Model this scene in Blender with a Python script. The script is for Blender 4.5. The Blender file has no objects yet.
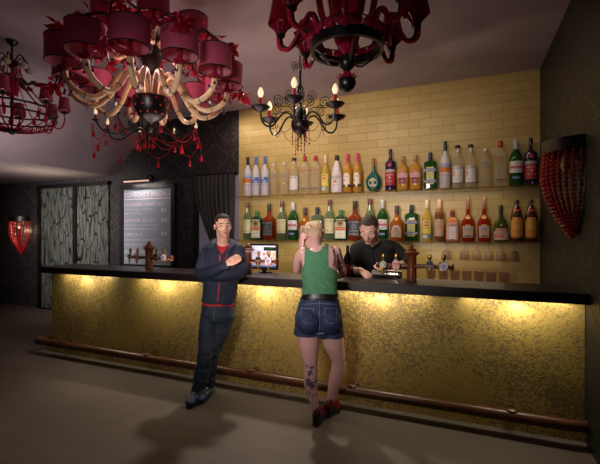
import bpy, math, random
from mathutils import Vector, Matrix, noise
from mathutils.bvhtree import BVHTree
random.seed(7)
PI = math.pi
SC = bpy.context.scene
COL = SC.collection
V = Vector
R = math.radians

# ------------------------------------------------------------------ camera
YAW = R(22.7)
FPX = 397.0
EYE = 1.6
cam_d = bpy.data.cameras.new('camera')
cam_d.sensor_width = 36.0
cam_d.sensor_fit = 'HORIZONTAL'
cam_d.lens = FPX / 600 * 36
cam_d.clip_start = 0.05
cam = bpy.data.objects.new('camera', cam_d)
COL.objects.link(cam)
cam.location = (0, 0, EYE)
cam.rotation_euler = (R(90), 0, YAW)
SC.camera = cam
CC, SS = math.cos(YAW), math.sin(YAW)

def vp(px, py, Z):
    """point of the room that the photo shows at px,py at depth Z"""
    lat = (px - 300) / FPX * Z
    return V((lat * CC - Z * SS, lat * SS + Z * CC, EYE + (232 - py) / FPX * Z))
def at(px, py, y):
    """same, on the upright plane y = const (parallel to the bar)"""
    t = (px - 300) / FPX
    return vp(px, py, y / (t * SS + CC))
def depth(p):
    return -p[0] * SS + p[1] * CC

# ------------------------------------------------------------------ world, view, lights
w = bpy.data.worlds.new('world'); SC.world = w; w.use_nodes = True
w.node_tree.nodes['Background'].inputs[0].default_value = (0.5, 0.45, 0.5, 1)
w.node_tree.nodes['Background'].inputs[1].default_value = 0.06
SC.view_settings.view_transform = 'Standard'
SC.view_settings.look = 'None'
SC.view_settings.gamma = 1
SC.view_settings.exposure = -0.12
SC.view_settings.use_curve_mapping = False

def lamp(name, kind, loc, energy, color, size=0.1, rot=(0, 0, 0), size_y=None, spot=None, blend=0.5, spread=None):
    d = bpy.data.lights.new(name, kind)
    d.energy = energy; d.color = color
    if kind == 'AREA':
        d.size = size
        if size_y: d.shape = 'RECTANGLE'; d.size_y = size_y
        if spread: d.spread = R(spread)
    else:
        d.shadow_soft_size = size
    if kind == 'SPOT':
        d.spot_size = R(spot); d.spot_blend = blend
    o = bpy.data.objects.new(name, d); COL.objects.link(o)
    o.location = loc; o.rotation_euler = rot
    return o
def aim(o, target):
    o.rotation_euler = (V(target) - o.location).to_track_quat('-Z', 'Y').to_euler()

WARM = (1.0, 0.72, 0.34)
# spots recessed under the counter, washing the gold front
SPOTX = (-4.46, -3.18, -1.90, -0.72, 0.38)
for x in SPOTX:
    o = lamp('counter_spot_light', 'SPOT', (x, 3.515, 1.05), 7, (1.0, 0.91, 0.70), 0.02, spot=140, blend=0.6)
    aim(o, (x, 3.68, 0.50))
    o = lamp('counter_fill_light', 'AREA', (x, 3.515, 1.055), 3.0, (1.0, 0.91, 0.70), 0.80, size_y=0.02); aim(o, (x, 3.62, 0.85))  # added area lamp that broadens each spot's pool, not a fitting
# added fill without a fitting, washing the tiled wall from above the bar
o = lamp('tile_fill_light', 'AREA', (-1.7, 4.6, 3.35), 21, (1.0, 0.80, 0.54), 4.0, size_y=0.15); aim(o, (-1.3, 5.6, 1.7))
# strips under the two glass shelves and over the back counter
for z, e in ((2.13, 6.5), (1.44, 9)):
    lamp('shelf_strip_light', 'AREA', (-1.5, 5.36, z), e, (1.0, 0.84, 0.50), 3.8, size_y=0.03)
# lamp high behind the guests: their shadows fall towards the camera
o = lamp('bar_pendant_light', 'SPOT', (-2.45, 4.55, 3.5), 300, (1.0, 0.84, 0.72), 0.09, spot=88, blend=0.8); aim(o, (-1.75, 2.5, 0))
# added soft fill from the camera side, on the guests and bottles
o = lamp('front_fill_light', 'AREA', (-1.3, -0.2, 2.0), 18, (1.0, 0.88, 0.84), 0.7, spread=56); aim(o, (-1.75, 4.0, 1.75))
o = lamp('ceiling_fill_light', 'AREA', (-2.6, 3.9, 1.25), 20, (1.0, 0.72, 0.72), 1.5, spread=140); o.rotation_euler = (R(180), 0, 0)  # added upward fill to brighten the ceiling, no lamp stands there
o = lamp('left_wall_fill_light', 'AREA', (-6.6, 2.4, 2.5), 44, (1.0, 0.88, 0.82), 0.9, spread=72); aim(o, (-7.1, 5.6, 1.85))  # added fill that lifts the left part of the back wall
o = lamp('slope_fill_light', 'AREA', (-5.0, 3.2, 2.0), 7, (1.0, 0.82, 0.84), 0.8, spread=120); aim(o, (-6.2, 3.6, 3.2))  # added fill for the sloping part of the ceiling
o = lamp('low_ceiling_fill_light', 'AREA', (-6.9, 4.7, 2.2), 3, (1.0, 0.82, 0.6), 0.8, spread=160); o.rotation_euler = (R(180), 0, 0)  # added upward fill below the low ceiling

# ------------------------------------------------------------------ materials
def hx(s):
    s = s.lstrip('#')
    v = [int(s[i:i + 2], 16) / 255 for i in (0, 2, 4)]
    return tuple(((c + 0.055) / 1.055) ** 2.4 if c > 0.04045 else c / 12.92 for c in v) + (1,)
MATS = {}
def mat(name, col, rough=0.5, metal=0.0, emit=None, estr=0.0, bump=0.0, bscale=40, vary=0.0, spec=0.5, trans=0.0):
    if name in MATS: return MATS[name]
    m = bpy.data.materials.new(name); m.use_nodes = True
    nt = m.node_tree; b = nt.nodes['Principled BSDF']
    if isinstance(col, str): col = hx(col)
    b.inputs['Base Color'].default_value = col
    b.inputs['Roughness'].default_value = rough
    b.inputs['Metallic'].default_value = metal
    b.inputs['Specular IOR Level'].default_value = spec
    if trans: b.inputs['Transmission Weight'].default_value = trans
    if emit:
        b.inputs['Emission Color'].default_value = hx(emit) if isinstance(emit, str) else emit
        b.inputs['Emission Strength'].default_value = estr
    if bump or vary:
        tc = nt.nodes.new('ShaderNodeTexCoord'); nz = nt.nodes.new('ShaderNodeTexNoise')
        nz.inputs['Scale'].default_value = bscale; nz.inputs['Detail'].default_value = 5
        nt.links.new(tc.outputs['Object'], nz.inputs['Vector'])
        if bump:
            bp = nt.nodes.new('ShaderNodeBump'); bp.inputs['Strength'].default_value = bump; bp.inputs['Distance'].default_value = 0.01
            nt.links.new(nz.outputs[0], bp.inputs['Height']); nt.links.new(bp.outputs[0], b.inputs['Normal'])
        if vary:
            rp = nt.nodes.new('ShaderNodeValToRGB')
            rp.color_ramp.elements[0].position = 0.3; rp.color_ramp.elements[1].position = 0.7
            rp.color_ramp.elements[0].color = tuple(c * (1 - vary) for c in col[:3]) + (1,)
            rp.color_ramp.elements[1].color = tuple(min(1, c * (1 + vary)) for c in col[:3]) + (1,)
            nt.links.new(nz.outputs[0], rp.inputs[0]); nt.links.new(rp.outputs[0], b.inputs['Base Color'])
    MATS[name] = m
    return m
def seethru(name, col, fac, rough=0.08, tint=None):
    """glass: part tinted see-through, part glossy body"""
    if name in MATS: return MATS[name]
    m = mat(name, col, rough); nt = m.node_tree; b = nt.nodes['Principled BSDF']
    t = nt.nodes.new('ShaderNodeBsdfTransparent'); t.inputs[0].default_value = hx(tint or col)
    mx = nt.nodes.new('ShaderNodeMixShader'); mx.inputs[0].default_value = fac
    nt.links.new(t.outputs[0], mx.inputs[1]); nt.links.new(b.outputs[0], mx.inputs[2])
    nt.links.new(mx.outputs[0], nt.nodes['Material Output'].inputs['Surface'])
    return m
def cloth_shade(name, col, tl):
    """lamp shade cloth, lets some light through"""
    if name in MATS: return MATS[name]
    m = mat(name, col, 0.6); nt = m.node_tree; b = nt.nodes['Principled BSDF']
    t = nt.nodes.new('ShaderNodeBsdfTranslucent'); t.inputs[0].default_value = hx(col)
    mx = nt.nodes.new('ShaderNodeMixShader'); mx.inputs[0].default_value = tl
    nt.links.new(b.outputs[0], mx.inputs[1]); nt.links.new(t.outputs[0], mx.inputs[2])
    nt.links.new(mx.outputs[0], nt.nodes['Material Output'].inputs['Surface'])
    return m
class NT:
    """small node helper"""
    def __init__(s, name, rough=0.6):
        s.m = bpy.data.materials.new(name); s.m.use_nodes = True
        s.t = s.m.node_tree; s.b = s.t.nodes['Principled BSDF']; s.b.inputs['Roughness'].default_value = rough
        s.tc = s.t.nodes.new('ShaderNodeTexCoord').outputs['Object']
    def n(s, kind, **kw):
        nd = s.t.nodes.new('ShaderNode' + kind)
        for k, v in kw.items(): setattr(nd, k, v)
        return nd
    def link(s, a, b): s.t.links.new(a, b)
    def math(s, op, a, b=None, c=None):
        nd = s.n('Math', operation=op)
        for i, x in enumerate((a, b, c)):
            if x is None: continue
            if isinstance(x, (int, float)): nd.inputs[i].default_value = x
            else: s.link(x, nd.inputs[i])
        return nd.outputs[0]
    def ramp(s, src, stops):
        nd = s.n('ValToRGB'); e = nd.color_ramp.elements
        while len(e) < len(stops): e.new(0.5)
        for el, (p, c) in zip(e, stops):
            el.position = p; el.color = hx(c) if isinstance(c, str) else (c, c, c, 1)
        s.link(src, nd.inputs[0]); return nd.outputs[0]
    def noise(s, vec, scale, detail=4, dist=0.0):
        nd = s.n('TexNoise'); nd.inputs['Scale'].default_value = scale; nd.inputs['Detail'].default_value = detail
        nd.inputs['Distortion'].default_value = dist
        s.link(vec, nd.inputs['Vector']); return nd.outputs[0]
    def mix(s, f, a, b):
        nd = s.n('Mix', data_type='RGBA')
        if isinstance(f, (int, float)): nd.inputs[0].default_value = f
        else: s.link(f, nd.inputs[0])
        for i, x in ((6, a), (7, b)):
            if isinstance(x, str): nd.inputs[i].default_value = hx(x)
            else: s.link(x, nd.inputs[i])
        return nd.outputs[2]
    def color(s, x): s.link(x, s.b.inputs['Base Color'])
    def bump(s, h, strength, dist=0.01):
        nd = s.n('Bump'); nd.inputs['Strength'].default_value = strength; nd.inputs['Distance'].default_value = dist
        s.link(h, nd.inputs['Height']); s.link(nd.outputs[0], s.b.inputs['Normal'])

def damask(name, axis, base, fig):
    n = NT(name, 0.55)
    sep = n.n('SeparateXYZ'); n.link(n.tc, sep.inputs[0])
    u, v = sep.outputs[axis], sep.outputs[2]
    W, H = 0.30, 0.44
    row = n.math('FLOOR', n.math('DIVIDE', v, H / 2 * 2))
    sh = n.math('MULTIPLY', n.math('MODULO', n.math('ABSOLUTE', row), 2.0), W)
    uu = n.math('PINGPONG', n.math('ADD', n.math('ADD', u, 40 * W), sh), W)
    vv = n.math('MODULO', n.math('ADD', v, 10 * H), H)
    cmb = n.n('CombineXYZ'); n.link(uu, cmb.inputs[0]); n.link(vv, cmb.inputs[1])
    a = n.noise(cmb.outputs[0], 9.0, 2, 1.6)
    line = n.math('ABSOLUTE', n.math('SUBTRACT', n.math('FRACT', n.math('MULTIPLY', a, 5.0)), 0.5))
    f1 = n.ramp(line, [(0.09, 1.0), (0.22, 0.0)])
    # ogee outline
    og = n.math('ABSOLUTE', n.math('SUBTRACT', uu, n.math('MULTIPLY_ADD', n.math('COSINE', n.math('MULTIPLY', vv, 2 * PI / H)), W * 0.36, W * 0.5)))
    f2 = n.ramp(n.math('DIVIDE', og, W), [(0.03, 1.0), (0.08, 0.0)])
    f = n.math('MAXIMUM', n.math('MULTIPLY', f1, 0.8), f2)
    g = n.noise(n.tc, 3.0, 3)
    col = n.mix(n.math('MULTIPLY', f, n.math('MULTIPLY_ADD', g, 0.9, 0.3)), base, fig)
    n.color(col)
    n.link(n.ramp(f, [(0.0, 0.6), (1.0, 0.35)]), n.b.inputs['Roughness'])
    return n.m
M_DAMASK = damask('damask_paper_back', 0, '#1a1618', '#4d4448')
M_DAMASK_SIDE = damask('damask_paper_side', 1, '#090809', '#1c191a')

def tiles():
    n = NT('glazed_yellow_tiles', 0.38)
    sep = n.n('SeparateXYZ'); n.link(n.tc, sep.inputs[0])
    cmb = n.n('CombineXYZ'); n.link(sep.outputs[0], cmb.inputs[0]); n.link(sep.outputs[2], cmb.inputs[1])
    b = n.n('TexBrick'); n.link(cmb.outputs[0], b.inputs['Vector'])
    b.inputs['Scale'].default_value = 1.0
    b.inputs['Brick Width'].default_value = 0.29; b.inputs['Row Height'].default_value = 0.112
    b.inputs['Mortar Size'].default_value = 0.0045; b.inputs['Mortar Smooth'].default_value = 0.3
    b.inputs['Color1'].default_value = hx('#bea771'); b.inputs['Color2'].default_value = hx('#b29a60')
    b.inputs['Mortar'].default_value = hx('#a88a40')
    g = n.noise(n.tc, 5.0, 3)
    n.color(n.mix(n.math('MULTIPLY', g, 0.25), b.outputs['Color'], '#a38c5c'))
    n.bump(n.math('SUBTRACT', 1.0, b.outputs['Fac']), 0.5, 0.006)
    return n.m
M_TILE = tiles()

def gold():
    n = NT('gold_leaf_on_brown', 0.4)
    st = n.n('Mapping'); n.link(n.tc, st.inputs[0])
    big = n.noise(n.tc, 1.6, 4, 0.4)
    mid = n.noise(n.tc, 42.0, 6, 0.8)
    vo = n.n('TexVoronoi'); vo.inputs['Scale'].default_value = 70; n.link(n.tc, vo.inputs['Vector'])
    s = n.math('ADD', n.math('MULTIPLY', mid, 0.75), n.math('MULTIPLY', big, 0.55))
    s = n.math('ADD', s, n.math('MULTIPLY', n.math('SUBTRACT', vo.outputs['Distance'], 0.4), 0.25))
    f = n.ramp(s, [(0.61, 0.0), (0.72, 1.0)])
    fine = n.noise(n.tc, 260.0, 2)
    leaf = n.mix(n.ramp(fine, [(0.35, 0.0), (0.7, 1.0)]), '#ac8f48', '#ccae60')
    base = n.mix(n.ramp(fine, [(0.4, 0.0), (0.62, 1.0)]), '#604e2a', '#7d663a')
    n.color(n.mix(f, base, leaf))
    n.link(n.math('MULTIPLY', f, 0.45), n.b.inputs['Metallic'])
    n.link(n.ramp(f, [(0.0, 0.55), (1.0, 0.36)]), n.b.inputs['Roughness'])
    n.bump(n.math('ADD', f, n.math('MULTIPLY', fine, 0.6)), 0.25, 0.004)
    return n.m
M_GOLD = gold()

def floor_mat():
    n = NT('worn_brown_floor', 0.62)
    a = n.noise(n.tc, 1.2, 5, 0.5); b = n.noise(n.tc, 45.0, 3)
    mp = n.n('Mapping'); mp.inputs['Scale'].default_value = (1, 9, 1); n.link(n.tc, mp.inputs[0])
    c = n.noise(mp.outputs[0], 2.0, 4)
    s = n.math('ADD', n.math('MULTIPLY', a, 0.5), n.math('ADD', n.math('MULTIPLY', b, 0.2), n.math('MULTIPLY', c, 0.3)))
    n.color(n.ramp(s, [(0.3, '#453b34'), (0.7, '#5c5047')]))
    n.bump(b, 0.1, 0.004)
    return n.m
M_FLOOR = floor_mat()
def ceil_mat():
    n = NT('mauve_plaster', 0.8)
    a = n.noise(n.tc, 1.1, 4, 0.8)
    n.color(n.ramp(a, [(0.3, '#8d8084'), (0.7, '#a5979a')]))
    return n.m
M_CEIL = ceil_mat()
def wood(name, c1, c2, sc=(1, 14, 14), rough=0.4):
    n = NT(name, rough)
    mp = n.n('Mapping'); mp.inputs['Scale'].default_value = sc; n.link(n.tc, mp.inputs[0])
    n.color(n.ramp(n.noise(mp.outputs[0], 4.0, 5, 0.5), [(0.3, c1), (0.7, c2)]))
    return n.m
M_COUNTER = wood('dark_counter_wood', '#1d1416', '#291d1e', (1, 12, 12), 0.38)
M_RAIL = wood('brown_rail_wood', '#3a1c08', '#552c10', (2, 16, 16), 0.35)
M_TAPWOOD = wood('red_brown_turned_wood', '#57290f', '#7a3c1c', (10, 10, 2), 0.35)
def branches_glass():
    n = NT('etched_branch_panel', 0.3)
    mp = n.n('Mapping'); mp.inputs['Scale'].default_value = (2.6, 1, 0.5); n.link(n.tc, mp.inputs[0])
    d = n.n('TexNoise'); d.inputs['Scale'].default_value = 1.6; n.link(n.tc, d.inputs['Vector'])
    mx = n.n('Mix', data_type='VECTOR'); mx.inputs[0].default_value = 0.22
    n.link(mp.outputs[0], mx.inputs[4]); n.link(d.outputs['Color'], mx.inputs[5])
    vo = n.n('TexVoronoi', feature='DISTANCE_TO_EDGE'); vo.inputs['Scale'].default_value = 6.0; n.link(mx.outputs[1], vo.inputs['Vector'])
    ln = n.ramp(vo.outputs['Distance'], [(0.02, 1.0), (0.06, 0.0)])
    mp2 = n.n('Mapping'); mp2.inputs['Scale'].default_value = (26, 1, 2.0); n.link(n.tc, mp2.inputs[0])
    st = n.ramp(n.noise(mp2.outputs[0], 1.5, 4, 1.2), [(0.4, 0.0), (0.62, 1.0)])
    base = n.mix(st, '#3b403c', '#666a64')
    n.color(n.mix(ln, base, '#131312'))
    return n.m
M_BRANCH = branches_glass()

M_BLACK = mat('black_lacquer', '#0b0a0a', 0.35)
M_IRON = mat('black_iron', '#0a0909', 0.5, bump=0.1)
M_BLACKFRAME = mat('black_frame', '#070707', 0.45)
M_CREAM = mat('cream_glass', '#d9b98f', 0.22, vary=0.08, bscale=6)
M_SHADE = cloth_shade('pink_shade_cloth', '#c25474', 0.4)
M_SHADEIN = cloth_shade('pink_shade_lining', '#d08898', 0.3)
M_LEAF = seethru('red_glass_leaf', '#c4243f', 0.72, 0.12, '#e05068')
M_RED = seethru('red_glass', '#c0284a', 0.60, 0.1, '#dc5c74')
M_REDB = mat('red_bead', '#b80f22', 0.12, spec=0.8)
M_ROSE = seethru('rose_glass', '#a82a44', 0.45, 0.12, '#cc6074')
M_MAUVE = seethru('mauve_bead', '#7a3040', 0.75, 0.1)
M_BULB = mat('warm_bulb', '#fff2d8', 0.3, emit='#ffdfae', estr=0.8)
M_BULBOFF = mat('opal_bulb', '#d8d2b8', 0.25)
M_GLOBE = mat('opal_globe', '#b9b39c', 0.25)
M_CANDLE = mat('red_candle', '#a5162c', 0.35)
M_CHROME = mat('chrome', '#c9c6c0', 0.15, 1.0)
M_BRASS = mat('brass', '#b08a3c', 0.3, 1.0)
M_WHITE = mat('white_plastic', '#e4e0dc', 0.4)

# ------------------------------------------------------------------ mesh builder
def frames(pts):
    pts = [V(p) for p in pts]; out = []
    n = len(pts)
    tang = [(pts[min(i + 1, n - 1)] - pts[max(i - 1, 0)]).normalized() for i in range(n)]
    up = V((0, 0, 1)) if abs(tang[0].z) < 0.9 else V((1, 0, 0))
    a = tang[0].cross(up).normalized()
    for i in range(n):
        t = tang[i]
        a = (a - t * a.dot(t)).normalized()
        out.append((pts[i], t, a, t.cross(a).normalized()))
    return out
def bez(pts, n=8):
    """Catmull-Rom through the points"""
    P = [V(p) for p in pts]; P = [P[0] * 2 - P[1]] + P + [P[-1] * 2 - P[-2]]
    out = []
    for i in range(1, len(P) - 2):
        for k in range(n):
            t = k / n; a, b, c, d = P[i - 1:i + 3]
            out.append(0.5 * ((2 * b) + (c - a) * t + (2 * a - 5 * b + 4 * c - d) * t * t + (3 * b - a - 3 * c + d) * t ** 3))
    out.append(P[-2]); return out
class MB:
    def __init__(s): s.v = []; s.f = []; s.m = []
    def add(s, vs, fs, m=0):
        o = len(s.v); s.v += [tuple(x) for x in vs]
        for f in fs: s.f.append(tuple(i + o for i in f)); s.m.append(m)
        return s
    def box(s, c, d, m=0, rz=0.0, mtx=None):
        x, y, z = d[0] / 2, d[1] / 2, d[2] / 2
        vs = [V((a * x, b * y, e * z)) for a in (-1, 1) for b in (-1, 1) for e in (-1, 1)]
        M = mtx or Matrix.Rotation(rz, 3, 'Z')
        vs = [M @ p + V(c) for p in vs]
        return s.add(vs, [(0, 1, 3, 2), (4, 6, 7, 5), (0, 4, 5, 1), (2, 3, 7, 6), (0, 2, 6, 4), (1, 5, 7, 3)], m)
    def bbox(s, x0, x1, y0, y1, z0, z1, m=0, bev=0.0):
        if bev <= 0: return s.box(((x0 + x1) / 2, (y0 + y1) / 2, (z0 + z1) / 2), (x1 - x0, y1 - y0, z1 - z0), m)
        # box with bevelled vertical section (rounded in XZ)
        ring = []
        for cx, cz, a0 in ((x1 - bev, z1 - bev, 0), (x0 + bev, z1 - bev, 90), (x0 + bev, z0 + bev, 180), (x1 - bev, z0 + bev, 270)):
            for k in range(4):
                a = R(a0 + 30 * k); ring.append((cx + bev * math.cos(a), cz + bev * math.sin(a)))
        n = len(ring)
        vs = [V((x, y0, z)) for x, z in ring] + [V((x, y1, z)) for x, z in ring]
        fs = [(i, (i + 1) % n, n + (i + 1) % n, n + i) for i in range(n)] + [tuple(range(n - 1, -1, -1)), tuple(range(n, 2 * n))]
        return s.add(vs, fs, m)
    def tube(s, pts, r, seg=8, m=0, flat=1.0):
        fr = frames(pts); n = len(fr); vs = []; fs = []
        for i, (p, t, a, b) in enumerate(fr):
            rr = r[i] if isinstance(r, (list, tuple)) else r
            for k in range(seg):
                q = 2 * PI * k / seg
                vs.append(p + a * (rr * math.cos(q)) + b * (rr * flat * math.sin(q)))
        for i in range(n - 1):
            for k in range(seg):
                k2 = (k + 1) % seg
                fs.append((i * seg + k, i * seg + k2, (i + 1) * seg + k2, (i + 1) * seg + k))
        fs.append(tuple(range(seg - 1, -1, -1))); fs.append(tuple((n - 1) * seg + k for k in range(seg)))
        return s.add(vs, fs, m)
    def lathe(s, prof, c=(0, 0, 0), seg=20, m=0, sx=1.0, sy=1.0, ex=2.0, rot=None, lobes=0, lob=0.0, cap=True):
        vs = []; fs = []; n = len(prof); c = V(c)
        for (r, z) in prof:
            for k in range(seg):
                q = 2 * PI * k / seg; cq, sq = math.cos(q), math.sin(q)
                x = math.copysign(abs(cq) ** (2 / ex), cq); y = math.copysign(abs(sq) ** (2 / ex), sq)
                rr = max(r, 1e-5) * (1 + lob * math.cos(lobes * q) if lobes else 1)
                p = V((rr * x * sx, rr * y * sy, z))
                vs.append((rot @ p if rot else p) + c)
        for i in range(n - 1):
            for k in range(seg):
                k2 = (k + 1) % seg
                fs.append((i * seg + k, i * seg + k2, (i + 1) * seg + k2, (i + 1) * seg + k))
        if cap:
            fs.append(tuple(range(seg - 1, -1, -1))); fs.append(tuple((n - 1) * seg + k for k in range(seg)))
        return s.add(vs, fs, m)
    def ball(s, c, r, m=0, seg=8, rings=5, rot=None):
        if isinstance(r, (int, float)): r = (r, r, r)
        vs = []; fs = []; c = V(c)
        for i in range(rings + 1):
            th = PI * i / rings
            for k in range(seg):
                q = 2 * PI * k / seg
                p = V((r[0] * math.sin(th) * math.cos(q), r[1] * math.sin(th) * math.sin(q), -r[2] * math.cos(th)))
                if i in (0, rings): p = V((0, 0, -r[2] * math.cos(th)))
                vs.append((rot @ p if rot else p) + c)
        for i in range(rings):
            for k in range(seg):
                k2 = (k + 1) % seg
                fs.append((i * seg + k, i * seg + k2, (i + 1) * seg + k2, (i + 1) * seg + k))
        return s.add(vs, fs, m)
    def ring(s, c, rad, prof, seg=40, m=0):
        """closed ring, section prof [(dr,dz)]"""
        vs = []; fs = []; n = len(prof); c = V(c)
        for k in range(seg):
            q = 2 * PI * k / seg
            for dr, dz in prof: vs.append(c + V(((rad + dr) * math.cos(q), (rad + dr) * math.sin(q), dz)))
        for k in range(seg):
            for j in range(n):
                fs.append((k * n + j, ((k + 1) % seg) * n + j, ((k + 1) % seg) * n + (j + 1) % n, k * n + (j + 1) % n))
        return s.add(vs, fs, m)
    def beads(s, pts, r, gap=1.15, m=0, seg=6, rings=4):
        """round beads strung along a line"""
        P = [V(p) for p in pts]; acc = 0.0; nxt = 0.0
        for a, b in zip(P[:-1], P[1:]):
            L = (b - a).length
            while nxt <= acc + L and L > 0:
                s.ball(a + (b - a) * ((nxt - acc) / L), r, m, seg, rings); nxt += 2 * r * gap
            acc += L
        return s
    def drop(s, c, r, h, m=0, seg=8):
        """pear-shaped drop hanging down from c"""
        return s.lathe([(0.001, -h), (r * 0.7, -h * 0.93), (r, -h * 0.75), (r * 0.75, -h * 0.5), (r * 0.3, -h * 0.2), (0.001, 0)], c, seg, m)
    def torus_link(s, c, r, t, rot, m=0, sz=1.0):
        pts = [V(c) + rot @ V((r * math.cos(q), 0, r * sz * math.sin(q))) for q in [2 * PI * k / 12 for k in range(13)]]
        return s.tube(pts, t, 5, m)
    def mesh(s, name, mats, origin=(0, 0, 0), smooth=True, ang=40):
        me = bpy.data.meshes.new(name)
        o = V(origin)
        me.from_pydata([V(p) - o for p in s.v], [], s.f)
        for mm in (mats if isinstance(mats, (list, tuple)) else [mats]): me.materials.append(mm)
        me.polygons.foreach_set('material_index', s.m)
        if smooth:
            me.polygons.foreach_set('use_smooth', [True] * len(s.f))
            me.set_sharp_from_angle(angle=R(ang))
        me.update(); return me
    def build(s, name, mats, parent=None, origin=None, smooth=True, ang=40):
        """link the collected shapes as ONE object; origin = the world point the coordinates are taken from"""
        if origin is None: origin = (0, 0, 0)
        return link(name, s.mesh(name, mats, origin, smooth, ang), parent)
def link(name, me, parent=None):
    o = bpy.data.objects.new(name, me); COL.objects.link(o)
    if parent: o.parent = parent
    return o
def thing(name, label, cat, loc=(0, 0, 0), rz=0.0, group=None):
    o = bpy.data.objects.new(name, None); COL.objects.link(o); o.empty_display_size = 0.1
    o.location = loc; o.rotation_euler = (0, 0, rz)
    o['label'] = label; o['category'] = cat
    if group: o['group'] = group
    return o
def struct(o): o['kind'] = 'structure'; return o
KIDS = {}
def copy_tree(o, parent=None):
    c = o.copy(); COL.objects.link(c)
    if parent: c.parent = parent
    for ch in list(o.children): copy_tree(ch, c)
    return c
_txt = {}
def text_geo(s):
    if s not in _txt:
        cu = bpy.data.curves.new('t', 'FONT'); cu.body = s; cu.align_x = 'LEFT'; cu.resolution_u = 2
        ob = bpy.data.objects.new('t', cu); COL.objects.link(ob)
        bpy.context.view_layer.update()
        me = bpy.data.meshes.new_from_object(ob.evaluated_get(bpy.context.evaluated_depsgraph_get()))
        vs = [v.co.copy() for v in me.vertices]; fs = [tuple(p.vertices) for p in me.polygons]
        bpy.data.objects.remove(ob); bpy.data.meshes.remove(me); bpy.data.curves.remove(cu)
        x0 = min(v.x for v in vs); x1 = max(v.x for v in vs); y0 = min(v.y for v in vs); y1 = max(v.y for v in vs)
        _txt[s] = ([V(((v.x - x0), (v.y - y0), 0)) for v in vs], fs, x1 - x0, y1 - y0)
    return _txt[s]
def text_on(mb, s, fn, w, h, m=0, align='C'):
    """lettering w wide, h high; fn(u, v) puts flat letters onto a surface, u,v from the centre (or left edge)"""
    vs, fs, tw, th = text_geo(s)
    k = w / tw; kh = h / th
    ox = -w / 2 if align == 'C' else 0
    mb.add([fn(v.x * k + ox, v.y * kh - h / 2) for v in vs], fs, m)
# ================================================================== THE ROOM
XR, YB, XT = 0.835, 5.62, -3.435      # right wall, back wall, where the tiles begin
XL, YF = -11.0, -1.6
struct(MB().bbox(XL, XR, YF, YB, -0.1, 0).build('floor', M_FLOOR))
cl = MB()
prof = [(XR, 3.6), (-5.2, 3.6), (-6.24, 2.67), (XL, 2.67)]
vs = [V((x, y, z)) for y in (YF, YB) for x, z in prof] + [V((x, y, 3.8)) for y in (YF, YB) for x in (XR, XL)]
cl.add(vs, [(0, 1, 5, 4), (1, 2, 6, 5), (2, 3, 7, 6), (8, 10, 11, 9), (0, 8, 9, 3, 2, 1), (4, 5, 6, 7, 11, 10), (0, 4, 10, 8), (3, 9, 11, 7)])
struct(cl.build('ceiling', M_CEIL, smooth=False))
struct(MB().bbox(XL, XT, YB, YB + 0.12, -0.1, 3.8).build('wall_back', M_DAMASK))
struct(MB().bbox(XT, XR, YB, YB + 0.12, -0.1, 3.8).build('wall_bar', M_TILE))
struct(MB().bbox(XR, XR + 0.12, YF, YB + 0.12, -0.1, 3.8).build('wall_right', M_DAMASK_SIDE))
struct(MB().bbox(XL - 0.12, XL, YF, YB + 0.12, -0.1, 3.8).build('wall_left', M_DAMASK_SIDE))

# ------------------------------------------------------------------ window beside the tiles, with its curtain
wx0, wx1, wz = -4.30, XT, 2.55
wn = struct(MB().bbox(wx0, wx1, YB - 0.012, YB - 0.002, 0.02, wz).build('window_1', mat('lilac_window_pane', '#8a7f92', 0.3, emit='#8f8498', estr=0.10)))
MB().bbox(wx0 - 0.01, wx0 + 0.085, YB - 0.06, YB - 0.013, 0, wz + 0.03).build('window_post', M_BLACKFRAME, wn)
MB().bbox(wx0 + 0.085, wx1 - 0.005, YB - 0.05, YB - 0.013, wz - 0.02, wz + 0.03).build('window_head', M_BLACKFRAME, wn)
ct = thing('curtain', 'dark charcoal floor-length curtain swept aside behind the man in the navy hoodie', 'curtain', (-3.8, YB - 0.12, 0))
cm = MB(); NU, NV = 90, 40; top = wz - 0.01
def cur(u, v, off):
    t = 1 - v                                      # 0 at the top
    xl = -4.215 + 0.50 * (max(0, t - 0.05) / 0.55) ** 1.6 if t < 0.6 else -4.215 + 0.50 * (0.55 / 0.55) ** 1.6 - 0.18 * (t - 0.6)
    x = xl + u * (-3.455 - xl)
    y = YB - 0.13 + off + 0.028 * math.sin(u * 2 * PI * 8.5 + 0.8 * math.sin(v * 4)) + 0.012 * math.sin(u * 47 + v * 5)
    return V((x, y, 0.03 + v * (top - 0.03)))
for off in (0, 0.008):
    o = len(cm.v)
    vs = [cur(i / NU, j / NV, off) for j in range(NV + 1) for i in range(NU + 1)]
    fs = [(j * (NU + 1) + i, j * (NU + 1) + i + 1, (j + 1) * (NU + 1) + i + 1, (j + 1) * (NU + 1) + i) for j in range(NV) for i in range(NU)]
    cm.add(vs, fs)
cm.build('drape', mat('charcoal_curtain_cloth', '#2a2628', 0.75), ct, (-3.8, YB - 0.12, 0), ang=80)
MB().tube([V((-4.24, YB - 0.125, wz + 0.0)), V((-3.45, YB - 0.125, wz + 0.0))], 0.012).build('curtain_rod', M_BLACKFRAME, ct, (-3.8, YB - 0.12, 0))

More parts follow.
